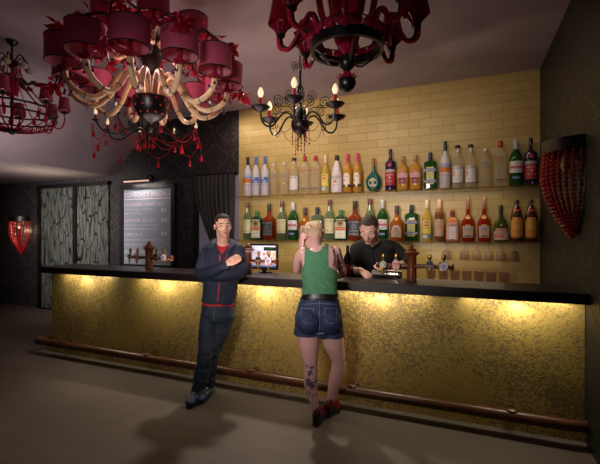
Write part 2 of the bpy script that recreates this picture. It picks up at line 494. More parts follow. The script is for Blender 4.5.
# ------------------------------------------------------------------ etched panels left of the menu board
pn = thing('panel_screen', 'tall black-framed panels etched with bare branches between wall lamp and menu board', 'panel', (-7.25, YB, 0))
po = (-7.25, YB, 0)
yy0, yy1 = YB - 0.07, YB - 0.004
for x0, x1, lab in ((-8.20, -7.24, 0), (-7.14, -6.30, 1)):
    MB().bbox(x0, x1, YB - 0.04, YB - 0.006, 0.03, 2.50).build('etched_panel', M_BRANCH, pn, po)
MB().bbox(-8.29, -8.20, yy0, yy1, 0, 2.50).build('upright', M_BLACKFRAME, pn, po)
MB().bbox(-7.24, -7.14, yy0, yy1, 0, 2.50).build('upright', M_BLACKFRAME, pn, po)
MB().bbox(-8.29, -6.27, yy0 - 0.02, yy1, 2.50, 2.57).build('top_rail', M_BLACKFRAME, pn, po)
MB().bbox(-8.29, -6.27, yy0, yy1, 0.0, 0.03).build('bottom_rail', M_BLACKFRAME, pn, po)

# ------------------------------------------------------------------ menu board and its lamp
bx0, bx1, bz0, bz1 = -5.985, -4.700, 0.925, 2.465
yb = YB - 0.05
bo = (-5.34, YB, bz0)
bd = thing('menu_board', 'black-framed grey board listing tonight\'s drink specials in pale lettering', 'menu board', bo)
f = 0.082
MB().bbox(bx0 + f, bx1 - f, yb + 0.005, YB - 0.004, bz0 + f, bz1 - f).build('writing_surface', mat('slate_grey_board', '#98a2b2', 0.5, vary=0.06, bscale=3), bd, bo)
fr = MB()
fr.bbox(bx0, bx0 + f, yb - 0.02, YB - 0.003, bz0, bz1); fr.bbox(bx1 - f, bx1, yb - 0.02, YB - 0.003, bz0, bz1)
fr.bbox(bx0 + f, bx1 - f, yb - 0.02, YB - 0.003, bz1 - f, bz1); fr.bbox(bx0 + f, bx1 - f, yb - 0.02, YB - 0.003, bz0, bz0 + f)
fr.build('frame', M_BLACKFRAME, bd, bo)
M_CHALK = mat('pale_pink_lettering', '#f2dcea', 0.6)
M_CHALKG = mat('pale_green_lettering', '#dbe4cf', 0.6)
L0, L1 = bx0 + f + 0.02, bx1 - f - 0.015
HT = bz1 - f; FULL = (bz1 - f) - (bz0 + f)
def line(s, x, v, w_, h_, m):
    mb = MB(); text_on(mb, s, lambda a, b: V((x + a, yb + 0.0025, HT - v * FULL + b)), w_, h_, 0, 'L')
    mb.build('lettering', m, bd, bo, smooth=False)
WW = L1 - L0
line("TONIGHT'S SPECIALS", L0, 0.070, WW, 0.082, M_CHALK)
MB().bbox(L0, L1, yb + 0.001, yb + 0.0035, HT - 0.137 * FULL, HT - 0.127 * FULL).build('underline', M_CHALK, bd, bo)
for s, x, v, wd, h_, m in (
    ('CUCUMBER CAPRIOSKA', 0, 0.205, 0.86, 0.062, M_CHALK), ('$6', 0.80, 0.285, 0.11, 0.075, M_CHALK),
    ('CITRON VODKA * CUCUMBER *', 0, 0.268, 0.66, 0.030, M_CHALK), ('LEMON MIXTURE', 0, 0.322, 0.37, 0.030, M_CHALK),
    ('LAVENDER GIN FIZZ', 0, 0.415, 0.68, 0.062, M_CHALK), ('$8', 0.80, 0.415, 0.12, 0.075, M_CHALK),
    ('BULLDOG GIN * LEMON * EGG WHITE *', 0, 0.478, 0.77, 0.030, M_CHALK), ('HOUSE MADE LAVENDER CORDIAL', 0, 0.528, 0.71, 0.030, M_CHALK),
    ('CORDUROY', 0, 0.605, 0.40, 0.062, M_CHALK), ('$8', 0.80, 0.590, 0.12, 0.075, M_CHALK),
    ('AMERICAN APPLE CIDER WHISKY / LIME /', 0, 0.675, 0.86, 0.030, M_CHALK), ('SPICED GINGER ALE', 0, 0.738, 0.41, 0.030, M_CHALK),
    ('BROOKLYN ON TAP', 0, 0.835, 0.78, 0.055, M_CHALKG), ('$6', 0.83, 0.850, 0.10, 0.062, M_CHALKG),
    ('RED ALE', 0, 0.925, 0.34, 0.05, M_CHALKG), ('DROP BY THE GLASS', 0, 0.970, 0.38, 0.022, M_CHALKG)):
    line(s, L0 + x * WW, v, wd * WW, h_, m)
lp = thing('picture_lamp', 'slim black picture lamp with glowing tube above the menu board', 'lamp', (-5.45, YB, 2.52), )
lo = (-5.45, YB, 2.52)
MB().tube(bez([(-5.25, YB - 0.004, 2.50), (-5.25, YB - 0.04, 2.62), (-5.25, YB - 0.12, 2.60), (-5.28, YB - 0.17, 2.545)]), 0.014).ball((-5.25, YB - 0.02, 2.56), (0.035, 0.015, 0.05)).build('bracket', M_BLACK, lp, lo)
MB().bbox(-5.77, -5.17, YB - 0.20, YB - 0.15, 2.525, 2.555, bev=0.01).build('hood', M_BLACK, lp, lo)
MB().bbox(-5.75, -5.19, YB - 0.197, YB - 0.153, 2.503, 2.524).build('tube_bulb', mat('pink_white_tube', '#f0c8b8', 0.4, emit='#f3c4b0', estr=0.75), lp, lo)
o = lamp('picture_lamp_light', 'AREA', (-5.42, YB - 0.22, 2.49), 3.2, (1.0, 0.88, 0.80), 0.55, size_y=0.03, spread=170); aim(o, (-5.36, YB - 0.02, 1.75))

# ------------------------------------------------------------------ wall sconces with red bead strings
def sconce(loc, rz, label, lit):
    t = thing('bead_sconce', label, 'wall lamp', loc, rz, 'red bead wall lamps')
    # local: wall is the plane y=0, the half drum bulges to -y; z=0 at the top of the band
    RD = 0.25
    b = MB(); n = 20
    arc = [(RD * math.cos(PI * k / n), -RD * math.sin(PI * k / n)) for k in range(n + 1)]
    for (r0, z0), (r1, z1) in ((((1), 0), (1, -0.1)),):
        vs = [V((x * s_, y * s_, z)) for s_ in (1, 0.93) for z in (0, -0.1) for x, y in arc]
        N = n + 1; fs = []
        for k in range(n):
            fs += [(k, k + 1, N + k + 1, N + k), (2 * N + k, 3 * N + k, 3 * N + k + 1, 2 * N + k + 1), (N + k, N + k + 1, 3 * N + k + 1, 3 * N + k), (k, 2 * N + k, 2 * N + k + 1, k + 1)]
        b.add(vs, fs)
        b.bbox(-RD, RD, -0.012, -0.001, -0.1, 0)
        b.add([V((x, y, -0.004)) for x, y in arc], [tuple(range(N))])
    b.build('band', M_BLACK, t)
    MB().bbox(-0.04, 0.04, -0.10, -0.002, -0.16, -0.1).ball((0, -0.08, -0.2), (0.035, 0.035, 0.05)).build('bulb_holder', M_BULBOFF, t)
    for k in range(15):
        a = PI * (0.03 + 0.94 * k / 14)
        x, y = RD * 0.93 * math.cos(a), -RD * 0.93 * math.sin(a)
        ln = []
        L = 0.62 + 0.08 * math.sin(a)
        for i in range(40):
            q = i / 39
            s_ = (1 - q ** 2.6 * 0.86) * (1 + 0.10 * math.sin(PI * min(1, q * 1.3)))
            ln.append(V((x * s_, min(-0.02, y * s_), -0.105 - L * q)))
        MB().beads(ln, 0.0155, 1.12, seg=7, rings=5).build('bead_string', M_REDB, t)
    if lit:
        d = lamp('sconce_light', 'POINT', (0, 0, 0), lit, (1.0, 0.62, 0.36), 0.03)
        d.parent = t; d.location = (0, -0.10, -0.30)
    return t
sconce((-8.86, YB, 1.93), 0, 'small far wall lamp of red bead strings left of the etched panels', 3)
sconce((XR, 3.86, 2.345), R(-90), 'large wall lamp of red bead strings on the dark right-hand wall', 0)

# ================================================================== THE BAR
bar = thing('bar_counter', 'long bar with dark wooden top and flaking gold leaf front', 'bar', (-2.15, 3.8, 0))
oo = (-2.15, 3.8, 0)
YFR = 3.62
MB().bbox(-5.116, XR - 0.002, YFR, 3.94, 0.001, 1.065).build('front_panel', M_GOLD, bar, oo)
ctb = MB(); bx_, by0, by1, cz0, cz1, bv = (-5.15, XR - 0.003), 3.49, 4.01, 1.066, 1.147, 0.008
ring = [(by0 + bv, cz1), (by1 - bv, cz1), (by1, cz1 - bv), (by1, cz0), (by0, cz0), (by0, cz1 - bv)]
vs = [V((x, y, z)) for x in bx_ for y, z in ring]; n = 6
ctb.add(vs, [(i, n + i, n + (i + 1) % n, (i + 1) % n) for i in range(n)] + [tuple(range(n)), tuple(range(2 * n - 1, n - 1, -1))])
ctb.build('countertop', M_COUNTER, bar, oo, ang=20)
rz_, ry_, rr = 0.165, 3.495, 0.045
rail = [(-5.10, 3.66, rz_), (-5.19, 3.655, rz_), (-5.255, 3.60, rz_), (-5.255, 3.54, rz_), (-5.19, ry_, rz_), (-5.0, ry_, rz_), (-4.5, ry_, rz_)] + [(x, ry_, rz_) for x in (-3.5, -2.5, -1.5, -0.5, 0.5)] + [(0.72, ry_ + 0.004, rz_), (0.82, ry_ + 0.03, rz_)]
MB().tube(bez(rail, 5), rr, 14).build('foot_rail', M_RAIL, bar, oo, ang=60)
for x in (-4.75, -3.35, -2.0, -0.95, 0.33):
    mb = MB().tube([V((x, YFR + 0.005, rz_)), V((x, ry_, rz_))], 0.022, 10)
    mb.ring((0, 0, 0), 0.0, [(0, 0)], 3) if False else None
    mb.lathe([(0.04, 0), (0.04, 0.012), (0.02, 0.02)], (x, YFR - 0.001, rz_), 12, rot=Matrix.Rotation(R(90), 3, 'X'))
    mb.ball((x, ry_, rz_ + 0.043), (0.055, 0.035, 0.018))
    mb.build('rail_bracket', M_RAIL, bar, oo)
for x in SPOTX:
    MB().lathe([(0.03, 0), (0.03, -0.002), (0.018, -0.003)], (x, 3.535, cz0), 14).build('spot_fitting', mat('glowing_spot_lens', '#ffe9b8', 0.3, emit='#ffdc94', estr=0.8), bar, oo)

# back counter (mostly hidden behind the bar)
bc = thing('back_counter', 'dark counter along the tiled wall behind the bar, carrying tumblers', 'counter', (-1.3, 5.4, 0))
MB().bbox(XT + 0.02, XR - 0.01, 5.20, YB - 0.003, 0.92, 0.955).build('worktop', M_COUNTER, bc, (-1.3, 5.4, 0))
MB().bbox(XT + 0.04, XR - 0.03, 5.24, YB - 0.005, 0.001, 0.919).build('cabinet_front', mat('dark_cabinet', '#1e1716', 0.5), bc, (-1.3, 5.4, 0))

# ------------------------------------------------------------------ glass shelves
ZU, ZLW = 2.165, 1.480
M_SHELF = seethru('pale_glass_shelf', '#e0d4a8', 0.07, 0.15, '#f7f0dc')
for z, lab in ((ZU, 'upper glass shelf on the tiled wall, carrying the top row of bottles'), (ZLW, 'lower glass shelf on the tiled wall, carrying the bottom row of bottles')):
    sh = thing('glass_shelf', lab, 'shelf', (-1.3, YB, z))
    MB().bbox(XT + 0.015, XR - 0.015, 5.38, YB - 0.002, z - 0.008, z).build('pane', M_SHELF, sh, (-1.3, YB, z))
    for x in (-3.2, -2.3, -1.35, -0.4, 0.55):
        MB().bbox(x - 0.012, x + 0.012, YB - 0.10, YB - 0.002, z - 0.018, z - 0.0085, bev=0.003).build('shelf_bracket', M_SHELF, sh, (-1.3, YB, z))
# ================================================================== BOTTLES
G = lambda n, c, f, t=None, r=0.08: seethru('glass_' + n, c, f, r, t)
G_FROST = G('frosted', '#cfcbd2', 0.85, '#e8e4ea', 0.35)
G_CLEAR = G('clear', '#d8d4c4', 0.20, '#f8f3e2')
G_RUM = G('pale_rum', '#d8c060', 0.5, '#ecd886')
G_WHITE = mat('white_bottle', '#d6ced4', 0.3)
G_AMBER = G('amber', '#c9852c', 0.7, '#e0a850')
G_GOLDEN = G('golden', '#d09c3a', 0.62, '#e6bc62')
G_TEAL = G('teal', '#0d5a58', 0.8, '#1a8a80')
G_PURPLE = G('purple', '#2d2240', 0.93, '#4a3566')
G_GREEN = G('green', '#23582a', 0.50, '#8fbf78')
G_PALEGREEN = G('pale_green', '#6f8874', 0.34, '#cfdcc2')
G_DARKGREEN = G('dark_green', '#10301e', 0.88, '#1f5a38')
G_OLIVE = G('olive', '#3d4a14', 0.85, '#6a7a26')
G_WHISKY = G('whisky', '#8a3512', 0.60, '#e09a60')
G_ORANGE = G('orange_whisky', '#b06018', 0.52, '#f0b868')
G_ROSE = G('brown_rose', '#7d4a30', 0.85, '#9a6040')
G_PEACH = G('peach', '#d08052', 0.75, '#e8a078')
G_REDB = G('red_brandy', '#98260f', 0.60, '#e0704c')
G_BROWN = G('brown', '#4a2418', 0.9, '#7a3e28')
flat = lambda c, r=0.5: mat('paper_' + c.strip('#'), c, r)

def prof_at(prof, z):
    for (r0, z0), (r1, z1) in zip(prof[:-1], prof[1:]):
        if z0 <= z <= z1 and z1 > z0: return r0 + (r1 - r0) * (z - z0) / (z1 - z0)
    return prof[-1][0]
# kind: profile, end of glass, section exponent, depth ratio, glass, cap (z0, r, colour), label patches, discs, texts
NAVY, WH, CRM, RD_, BK = '#26306e', '#dcd6d6', '#d9cfa6', '#b02230', '#17161a'
K = {}
K['goose_orange'] = dict(p=[(.9, 0), (1, .015), (1, .52), (.94, .60), (.66, .69), (.40, .75), (.34, .79), (.33, .82)], ex=2, d=1, g=G_FROST, cap=(.79, .36, '#23232b'),
    pat=[(.30, .33, -.9, .9, '#d8c8c0'), (.33, .44, -.95, .95, '#c96f26'), (.44, .52, -.95, .95, '#8fa0cc')], disc=[(-.35, .115, .10, '#3c58a8'), (.25, .115, .10, RD_)], txt=[('GREY GOOSE', .285, .74, .028, '#3a3a52')])
K['goose_blue'] = dict(p=K['goose_orange']['p'], ex=2, d=1, g=G_FROST, cap=(.79, .37, '#4a6ab2'),
    pat=[(.32, .46, -.95, .95, '#3f62a8'), (.40, .45, -.6, .2, '#a8b8d8'), (.34, .37, -.2, .8, '#b4c0dc')], disc=[(0, .13, .10, RD_)], txt=[('GREY GOOSE', .27, .74, .026, '#3a3a52')])
K['absolut'] = dict(p=[(.92, 0), (1, .02), (1, .70), (.9, .77), (.5, .84), (.36, .87), (.36, .94)], ex=2, d=1, g=G_CLEAR, cap=(.92, .42, '#c8c0c4'),
    pat=[], disc=[], txt=[('ABSOLUT', .615, .80, .05, '#3a6ab0'), ('VODKA', .52, .62, .045, '#3a6ab0'), ('IMPORTED', .14, .5, .025, '#6a665e')])
K['bolivar'] = dict(p=[(.92, 0), (1, .02), (1, .58), (.9, .66), (.5, .74), (.40, .78), (.38, .93)], ex=2, d=1, g=G_CLEAR, cap=(.93, .50, BK),
    pat=[(.12, .50, -.93, .93, WH), (.83, .915, -.42, .42, '#d8b4bc')], disc=[], txt=[('BOLIVAR', .455, .80, .055, BK), ('5', .33, .2, .11, RD_), ('VODKA', .19, .4, .022, '#666666')], leaf=True)
K['beefeater'] = dict(p=[(.94, 0), (1, .02), (1, .66), (.94, .72), (.6, .78), (.36, .82), (.34, .88)], ex=4.5, d=.8, g=G_CLEAR, cap=(.86, .36, '#9e1a30'),
    pat=[(.13, .15, -.9, .9, '#4a4038')], disc=[], txt=[('BEEFEATER', .61, .86, .045, RD_), ('LONDON', .53, .42, .03, RD_), ('DRY GIN', .09, .5, .025, '#4a4038')])
K['havana'] = dict(p=[(.9, 0), (1, .02), (1, .50), (.85, .60), (.45, .70), (.32, .76), (.30, .82)], ex=2, d=1, g=G_RUM, cap=(.80, .33, '#d9c2b0'),
    pat=[(.07, .15, -.75, .75, '#b8c6d8'), (.085, .135, .2, .7, '#3a6a98'), (.18, .50, -.8, .8, '#d9c860')], disc=[(0, .42, .55, RD_)], txt=[('HAVANA', .44, .40, .03, WH), ('CLUB', .40, .28, .03, WH), ('ANEJO', .31, .5, .03, '#8a2a20')], slash=True)
K['malibu'] = dict(p=[(.94, 0), (1, .02), (1, .30), (.9, .48), (.62, .66), (.42, .78), (.34, .86)], ex=2, d=1, g=G_WHITE, cap=(.85, .38, '#2e2622'),
    pat=[(.26, .29, -.34, .34, '#c8603a'), (.29, .325, -.24, .24, '#dd9a3e')], disc=[], txt=[('MALIBU', .42, .78, .05, BK), ('RUM', .36, .44, .045, BK), ('CARIBBEAN', .20, .5, .02, '#777777')])
K['tequila'] = dict(p=[(.9, 0), (1, .02), (1, .55), (.9, .64), (.52, .73), (.38, .78), (.36, .84)], ex=2, d=1, g=G_GOLDEN, cap=(.78, .42, '#c03a56'),
    pat=[(.20, .44, -.62, .62, '#e2d6cc'), (.44, .49, -.48, .48, '#e2d6cc'), (.13, .19, -.92, -.2, '#2a2a20'), (.13, .19, .2, .92, '#2a2a20'), (.14, .20, -.2, .2, '#e2d6cc')], disc=[(-.38, .30, .16, RD_)], txt=[('CUERVO', .40, .40, .03, '#6a5a50')])
K['flask_teal'] = dict(p=[(.50, 0), (.60, .02), (.86, .12), (1, .25), (.96, .36), (.76, .47), (.42, .555), (.26, .60), (.23, .78)], ex=2, d=.5, g=G_TEAL, cap=(.76, .23, '#8a5a30'),
    pat=[(.60, .78, -.2, .2, '#a89a6a')], disc=[(0, .25, .62, '#b0b4a8'), (0, .36, .22, '#d8b23c'), (0, .10, .22, '#6a5a34')], txt=[('MANDARINE', .29, .52, .04, '#5a2420'), ('NAPOLEON', .22, .48, .04, '#5a2420')])
K['ramazzotti'] = dict(p=[(.92, 0), (1, .02), (1, .64), (.92, .69), (.5, .73), (.34, .76), (.30, .90)], ex=2, d=1, g=G_PURPLE, cap=(.88, .33, '#16141c'),
    pat=[(.12, .46, -.95, .95, '#a82e3e'), (.44, .50, -.95, .95, '#b8b8c4')], disc=[(0, .60, .32, '#b83a48'), (0, .30, .2, '#e0b8b0'), (.1, .04, .12, WH)], txt=[('RAMAZZOTTI', .47, .84, .026, '#2a2440'), ('AMARO', .37, .66, .05, '#e8c0b8'), ('FELSINA', .22, .6, .03, '#e8c0b8')])
K['sauza'] = dict(p=[(.94, 0), (1, .02), (1, .60), (.92, .66), (.55, .71), (.36, .76), (.34, .86)], ex=4, d=.7, g=G_GOLDEN, cap=(.88, .38, '#b08050'),
    pat=[(.17, .36, -.62, .62, '#7c1c34'), (.36, .47, -.92, .92, '#dcb4b8'), (.47, .55, -.4, .4, '#c87f80'), (.80, .85, -.36, .36, '#8a1c30')], disc=[(0, .26, .2, '#c88080')], txt=[('SAUZA', .415, .8, .07, '#8a1c38')])
K['becherovka'] = dict(p=[(.96, 0), (1, .02), (1, .68), (.94, .74), (.5, .77), (.30, .79), (.28, .86)], ex=6, d=.5, g=G_GREEN, cap=(.79, .33, '#1c2440'),
    pat=[(.13, .60, -.58, .58, '#c9c070'), (.47, .56, -.95, .95, '#5a6298'), (.17, .25, -.95, .95, '#5a6298')], disc=[(0, .30, .24, '#b8a0b0')], txt=[('BECHER', .515, .8, .04, '#e0dcd4'), ('KARLSBAD', .21, .8, .035, '#e0dcd4'), ('LIKOR', .40, .4, .03, '#4a4a70')])
K['becherovka_pale'] = dict(K['becherovka'], g=G_PALEGREEN)
K['jameson'] = dict(p=[(.92, 0), (1, .02), (1, .54), (.9, .62), (.58, .70), (.42, .76), (.38, .88)], ex=2, d=1, g=G_PALEGREEN, cap=(.86, .42, '#5a2238'),
    pat=[(.17, .53, -.92, .92, CRM), (.72, .84, -.3, .3, '#d8cfb8')], disc=[(0, .36, .22, '#c8b880'), (-.05, .25, .14, '#b89a50')], txt=[('JAMESON', .47, .8, .04, '#4a4a34'), ('IRISH WHISKEY', .42, .7, .018, '#6a6440'), ('TRIPLE DISTILLED', .22, .7, .018, '#6a6440')])
K['jager'] = dict(p=[(.96, 0), (1, .02), (1, .66), (.93, .74), (.5, .80), (.32, .83), (.30, .9)], ex=6, d=.55, g=G_DARKGREEN, cap=(.82, .36, '#2c6a34'),
    pat=[(.06, .70, -.88, .88, '#a9c79a'), (.33, .44, -.92, .92, '#cc4a26'), (.08, .32, -.72, .72, '#e4e0c8')], disc=[(0, .57, .5, '#2c3420'), (0, .57, .42, '#b86a34'), (0, .57, .24, '#2c3420')], txt=[('KRAUTER', .385, .74, .05, '#f0dcb8'), ('LIKOR', .22, .42, .04, '#8a8a50'), ('35% vol', .12, .3, .03, RD_)])
K['jack'] = dict(p=[(.95, 0), (1, .02), (1, .52), (.93, .58), (.45, .66), (.34, .72), (.36, .80), (.30, .84)], ex=5, d=.9, g=G_WHISKY, cap=(.80, .34, '#1a181a'),
    pat=[(.12, .50, -.9, .9, '#2a2a30'), (.125, .135, -.9, .9, '#8a8a90'), (.70, .80, -.37, .37, '#20201f')], disc=[(0, .345, .42, '#8c8c94'), (0, .345, .36, '#2a2a30')], txt=[("JACK DANIEL'S", .455, .82, .04, '#c8c8cc'), ('Old', .37, .2, .03, '#c8c8cc'), ('No.7', .32, .26, .035, '#c8c8cc'), ('TENNESSEE', .24, .66, .03, '#c8c8cc'), ('WHISKEY', .17, .74, .04, '#c8c8cc')])
K['pernod'] = dict(p=[(.92, 0), (1, .02), (1, .58), (.88, .66), (.55, .74), (.36, .79), (.33, .88)], ex=2, d=1, g=G_GREEN, cap=(.79, .40, '#a8a8b0'),
    pat=[(.27, .52, -.95, .95, '#d8d4da'), (.36, .42, -.98, .98, '#cf8894'), (.13, .20, -.6, .6, '#2e3e86')], disc=[(0, .46, .2, '#d08a98')], txt=[('PERNOD', .39, .88, .06, '#b82038'), ('ANISE', .31, .4, .022, '#3a4a8a'), ('PARIS', .165, .5, .03, WH)])
K['chivas'] = dict(p=[(.94, 0), (1, .02), (1, .42), (.9, .52), (.52, .60), (.32, .65), (.28, .80)], ex=2.4, d=.8, g=G_ORANGE, cap=(.76, .34, '#4a3038'),
    pat=[(.10, .30, -.72, .72, '#cbb4a4'), (.30, .40, -.62, .62, '#cbb4a4'), (.40, .44, -.4, .4, '#cbb4a4')], disc=[(0, .32, .3, '#a8827c'), (0, .62, .2, '#d8a850')], txt=[('CHIVAS', .25, .5, .035, '#4a2a34'), ('REGAL', .20, .42, .035, '#4a2a34'), ('12', .14, .16, .035, '#4a2a34')])
K['rose'] = dict(p=[(.94, 0), (1, .02), (1, .62), (.88, .70), (.5, .76), (.38, .80), (.36, .9)], ex=2, d=1, g=G_ROSE, cap=(.78, .42, '#cfa898'),
    pat=[(.12, .52, -.9, .9, '#c8a088')], disc=[(0, .34, .42, '#b05a3c'), (0, .34, .28, '#d8b098'), (0, .34, .1, '#b05a3c')], txt=[('VINO', .47, .4, .025, '#7a4a38')])
K['cointreau'] = dict(p=[(.95, 0), (1, .02), (1, .60), (.93, .68), (.5, .75), (.36, .78), (.36, .84)], ex=5, d=.9, g=G_PEACH, cap=(.79, .38, '#7c2430'),
    pat=[(.06, .62, -.9, .9, '#dba080'), (.07, .48, -.52, .52, '#ddd6de')], disc=[(0, .07, .1, RD_), (0, .64, .12, RD_)], txt=[('COINTREAU', .51, .82, .07, '#3a4a78'), ('LIQUEUR', .3, .4, .03, '#8a8aa8'), ('ANGERS', .22, .4, .03, '#8a8aa8')])
K['martell'] = dict(p=[(.80, 0), (.88, .02), (.96, .20), (1, .38), (.88, .47), (.55, .55), (.34, .62), (.30, .74)], ex=2.6, d=.7, g=G_REDB, cap=(.73, .32, '#8c6058'),
    pat=[(.09, .35, -.80, .80, '#c4a080'), (.255, .31, -.55, .55, '#5a6aa0'), (.105, .14, -.5, .5, '#4a4a78'), (.35, .38, -.36, .36, '#c4a080')], disc=[(0, .55, .34, '#d2a860')], txt=[('MARTELL', .283, .5, .032, '#e0d8c8'), ('V.S', .2, .24, .05, '#7a3a24')])
K['green_flask'] = dict(p=[(.92, 0), (1, .02), (1, .32), (.92, .46), (.66, .58), (.34, .67), (.28, .74), (.27, .84)], ex=2.2, d=.6, g=G_OLIVE, cap=(.78, .30, '#2a221e'),
    pat=[(.05, .28, -.92, .92, '#b4aca0'), (.28, .36, -.72, .72, '#c88a80'), (.10, .20, -.9, .3, '#cc6a50'), (.06, .10, .0, .9, '#cf9a88')], disc=[(0, .45, .1, '#d8d8e0')], txt=[('LIMONAIA', .31, .6, .04, '#8a2a28'), ('CLASSICO', .235, .7, .03, '#3a4438')])
K['kahlua'] = dict(p=[(.94, 0), (1, .02), (1, .50), (.94, .62), (.80, .70), (.56, .82), (.38, .88)], ex=2, d=1, g=G_BROWN, cap=(.90, .38, '#3a2a24'),
    pat=[(.10, .52, -.94, .94, '#c8883a'), (.52, .58, -.7, .7, '#c8883a'), (.72, .77, -.78, .78, '#c83a30'), (.11, .13, -.94, .94, '#9a5a24'), (.34, .47, -.75, .75, '#cc9a48')], disc=[(0, .65, .28, '#2c2420')], txt=[('KAHLUA', .43, .6, .05, '#b04a24'), ('LICOR', .34, .4, .03, '#e0c080'), ('DE CAFE', .25, .5, .03, '#8a4a20')])
K['wine'] = dict(p=[(.95, 0), (1, .01), (1, .56), (.9, .64), (.48, .73), (.36, .79), (.35, .9)], ex=2, d=1, g=G('black', '#121014', 0.95), cap=(.8, .39, '#141214'),
    pat=[(.06, .40, -.95, .95, '#a02a3c')], disc=[], txt=[('ROSSO', .28, .5, .05, '#d88a90')])

def bottle(kind, x, y, z, a, H, label, cat='bottle', group=None, gkey=None, name='liquor_bottle'):
    k = K[kind]; ex, d = k['ex'], k['d']
    t = thing(name, label, cat, (x, y, z), 0, group)
    prof = [(r, q) for r, q in k['p']]
    seg = 24 if ex < 3 else 32
    dd = d if ex != 2 else 1
    b = MB(); b.lathe([(r * a, q * H) for r, q in prof], seg=seg, sy=d, ex=ex)
    # neck is round: the top rings take the round section
    if ex != 2 or d != 1:
        for i, (r, q) in enumerate(prof):
            if r < 0.5:
                for s_ in range(seg):
                    an = 2 * PI * s_ / seg
                    b.v[i * seg + s_] = (r * a * math.cos(an), r * a * math.sin(an) * (1 if r < 0.4 else max(d, .8)), q * H)
    b.build('glass_body', k['g'], t)
    cz, cr, cc = k['cap']
    cm_ = flat(cc, 0.35)
    MB().lathe([(cr * a * .96, cz * H), (cr * a, cz * H + .003), (cr * a, H - .006), (cr * a * .85, H)], seg=16).build('cap', cm_, t)
    def surf(u, q, off):
        r = prof_at(prof, q); u = max(-.985, min(.985, u / 1.0))
        rr = 1.0
        X = u * r * a
        if r < .5 and (ex != 2 or d != 1): Y = r * a * math.sqrt(max(0, 1 - u * u))
        else: Y = r * a * d * (1 - abs(u) ** ex) ** (1 / ex)
        l = 1 + off / max(.004, r * a)
        return V((X * l, -Y * l - off * .3, q * H))
    layer = 0.0012
    # what touches in height is one paper label; a neck label or seal apart from it is another
    spans = [[z0, z1] for z0, z1, *_ in k['pat']] + [[zc - r * a / H, zc + r * a / H] for uc, zc, r, c in k['disc']]
    cl = []
    for z0, z1 in sorted(spans):
        if cl and z0 < cl[-1][1] + .012: cl[-1][1] = max(cl[-1][1], z1)
        else: cl.append([z0, z1])
    def which(z):
        for i, (z0, z1) in enumerate(cl):
            if z0 - 1e-6 <= z <= z1 + 1e-6: return i
        return -1
    labs = [[MB(), []] for _ in cl]
    def slot(i, c):
        m = flat(c); ms_ = labs[i][1]
        if m not in ms_: ms_.append(m)
        return ms_.index(m)
    for i, (z0, z1, u0, u1, c) in enumerate(k['pat']):
        nu, nz = 10, 4
        off = layer + 0.0005 * i; ci = which((z0 + z1) / 2)
        g = [surf(u0 + (u1 - u0) * p / nu, z0 + (z1 - z0) * q / nz, off) for q in range(nz + 1) for p in range(nu + 1)]
        labs[ci][0].add(g, [(q * (nu + 1) + p, q * (nu + 1) + p + 1, (q + 1) * (nu + 1) + p + 1, (q + 1) * (nu + 1) + p) for q in range(nz) for p in range(nu)], slot(ci, c))
    for i, (uc, zc, r, c) in enumerate(k['disc']):
        off = layer + 0.0006 * (len(k['pat']) + i); ci = which(zc)
        pr = prof_at(prof, zc)
        g = [surf(uc, zc, off)] + [surf(uc + r / pr * math.cos(q), zc + r * a / H * math.sin(q), off) for q in [2 * PI * s_ / 16 for s_ in range(16)]]
        labs[ci][0].add(g, [(0, 1 + s_, 1 + (s_ + 1) % 16) for s_ in range(16)], slot(ci, c))
    off = layer + 0.0006 * (len(k['pat']) + len(k['disc']))
    if k.get('leaf'):
        ci = which(.3)
        for (ua, za, ub, zb, w_) in ((-.5, .20, .75, .40, .05), (.1, .24, .8, .36, .04)):
            labs[ci][0].add([surf(ua, za, off), surf((ua + ub) / 2 + .1, (za + zb) / 2 - w_, off), surf(ub, zb, off), surf((ua + ub) / 2 - .1, (za + zb) / 2 + w_, off)], [(0, 1, 2, 3)], slot(ci, '#9ab848'))
    if k.get('slash'):
        ci = which(.25)
        labs[ci][0].add([surf(-.6, .20, off), surf(-.5, .17, off), surf(.78, .31, off), surf(.7, .35, off)], [(0, 1, 2, 3)], slot(ci, '#a8302c'))
    built = [mb.build('paper_label', ms_, t, ang=80) for mb, ms_ in labs]
    words = {}
    for (s_, zc, wf, hf, c) in k['txt']: words.setdefault(which(zc), []).append((s_, zc, wf, hf, c))
    for ci, tl_ in words.items():
        for (s_, zc, wf, hf, c) in tl_:
            tx = MB(); ro = prof_at(prof, zc) * a
            u0 = -.62 if s_ == '5' else 0
            text_on(tx, s_, lambda u, v: surf(u0 + u / ro, zc + v / H, off + .0012), wf * 2 * a, hf * H)
            tx.build('lettering', flat(c), built[ci] if ci >= 0 else t, smooth=False)
    return t
YBOT = 5.50
def row(items, zs, bot):
    for kind, l, r_, top, label, group in items:
        pc = at((l + r_) / 2, 200, YBOT); Zc = depth(pc)
        a = (at(r_, 200, YBOT).x - at(l, 200, YBOT).x) / 2
        b_ = bot(l)
        H = (b_ - top) / FPX * Zc
        bottle(kind, pc.x, YBOT, zs + 0.0005, min(a, 0.105), H, label, group=group)
g1, g2 = 'bottles on the upper glass shelf', 'bottles on the lower glass shelf'
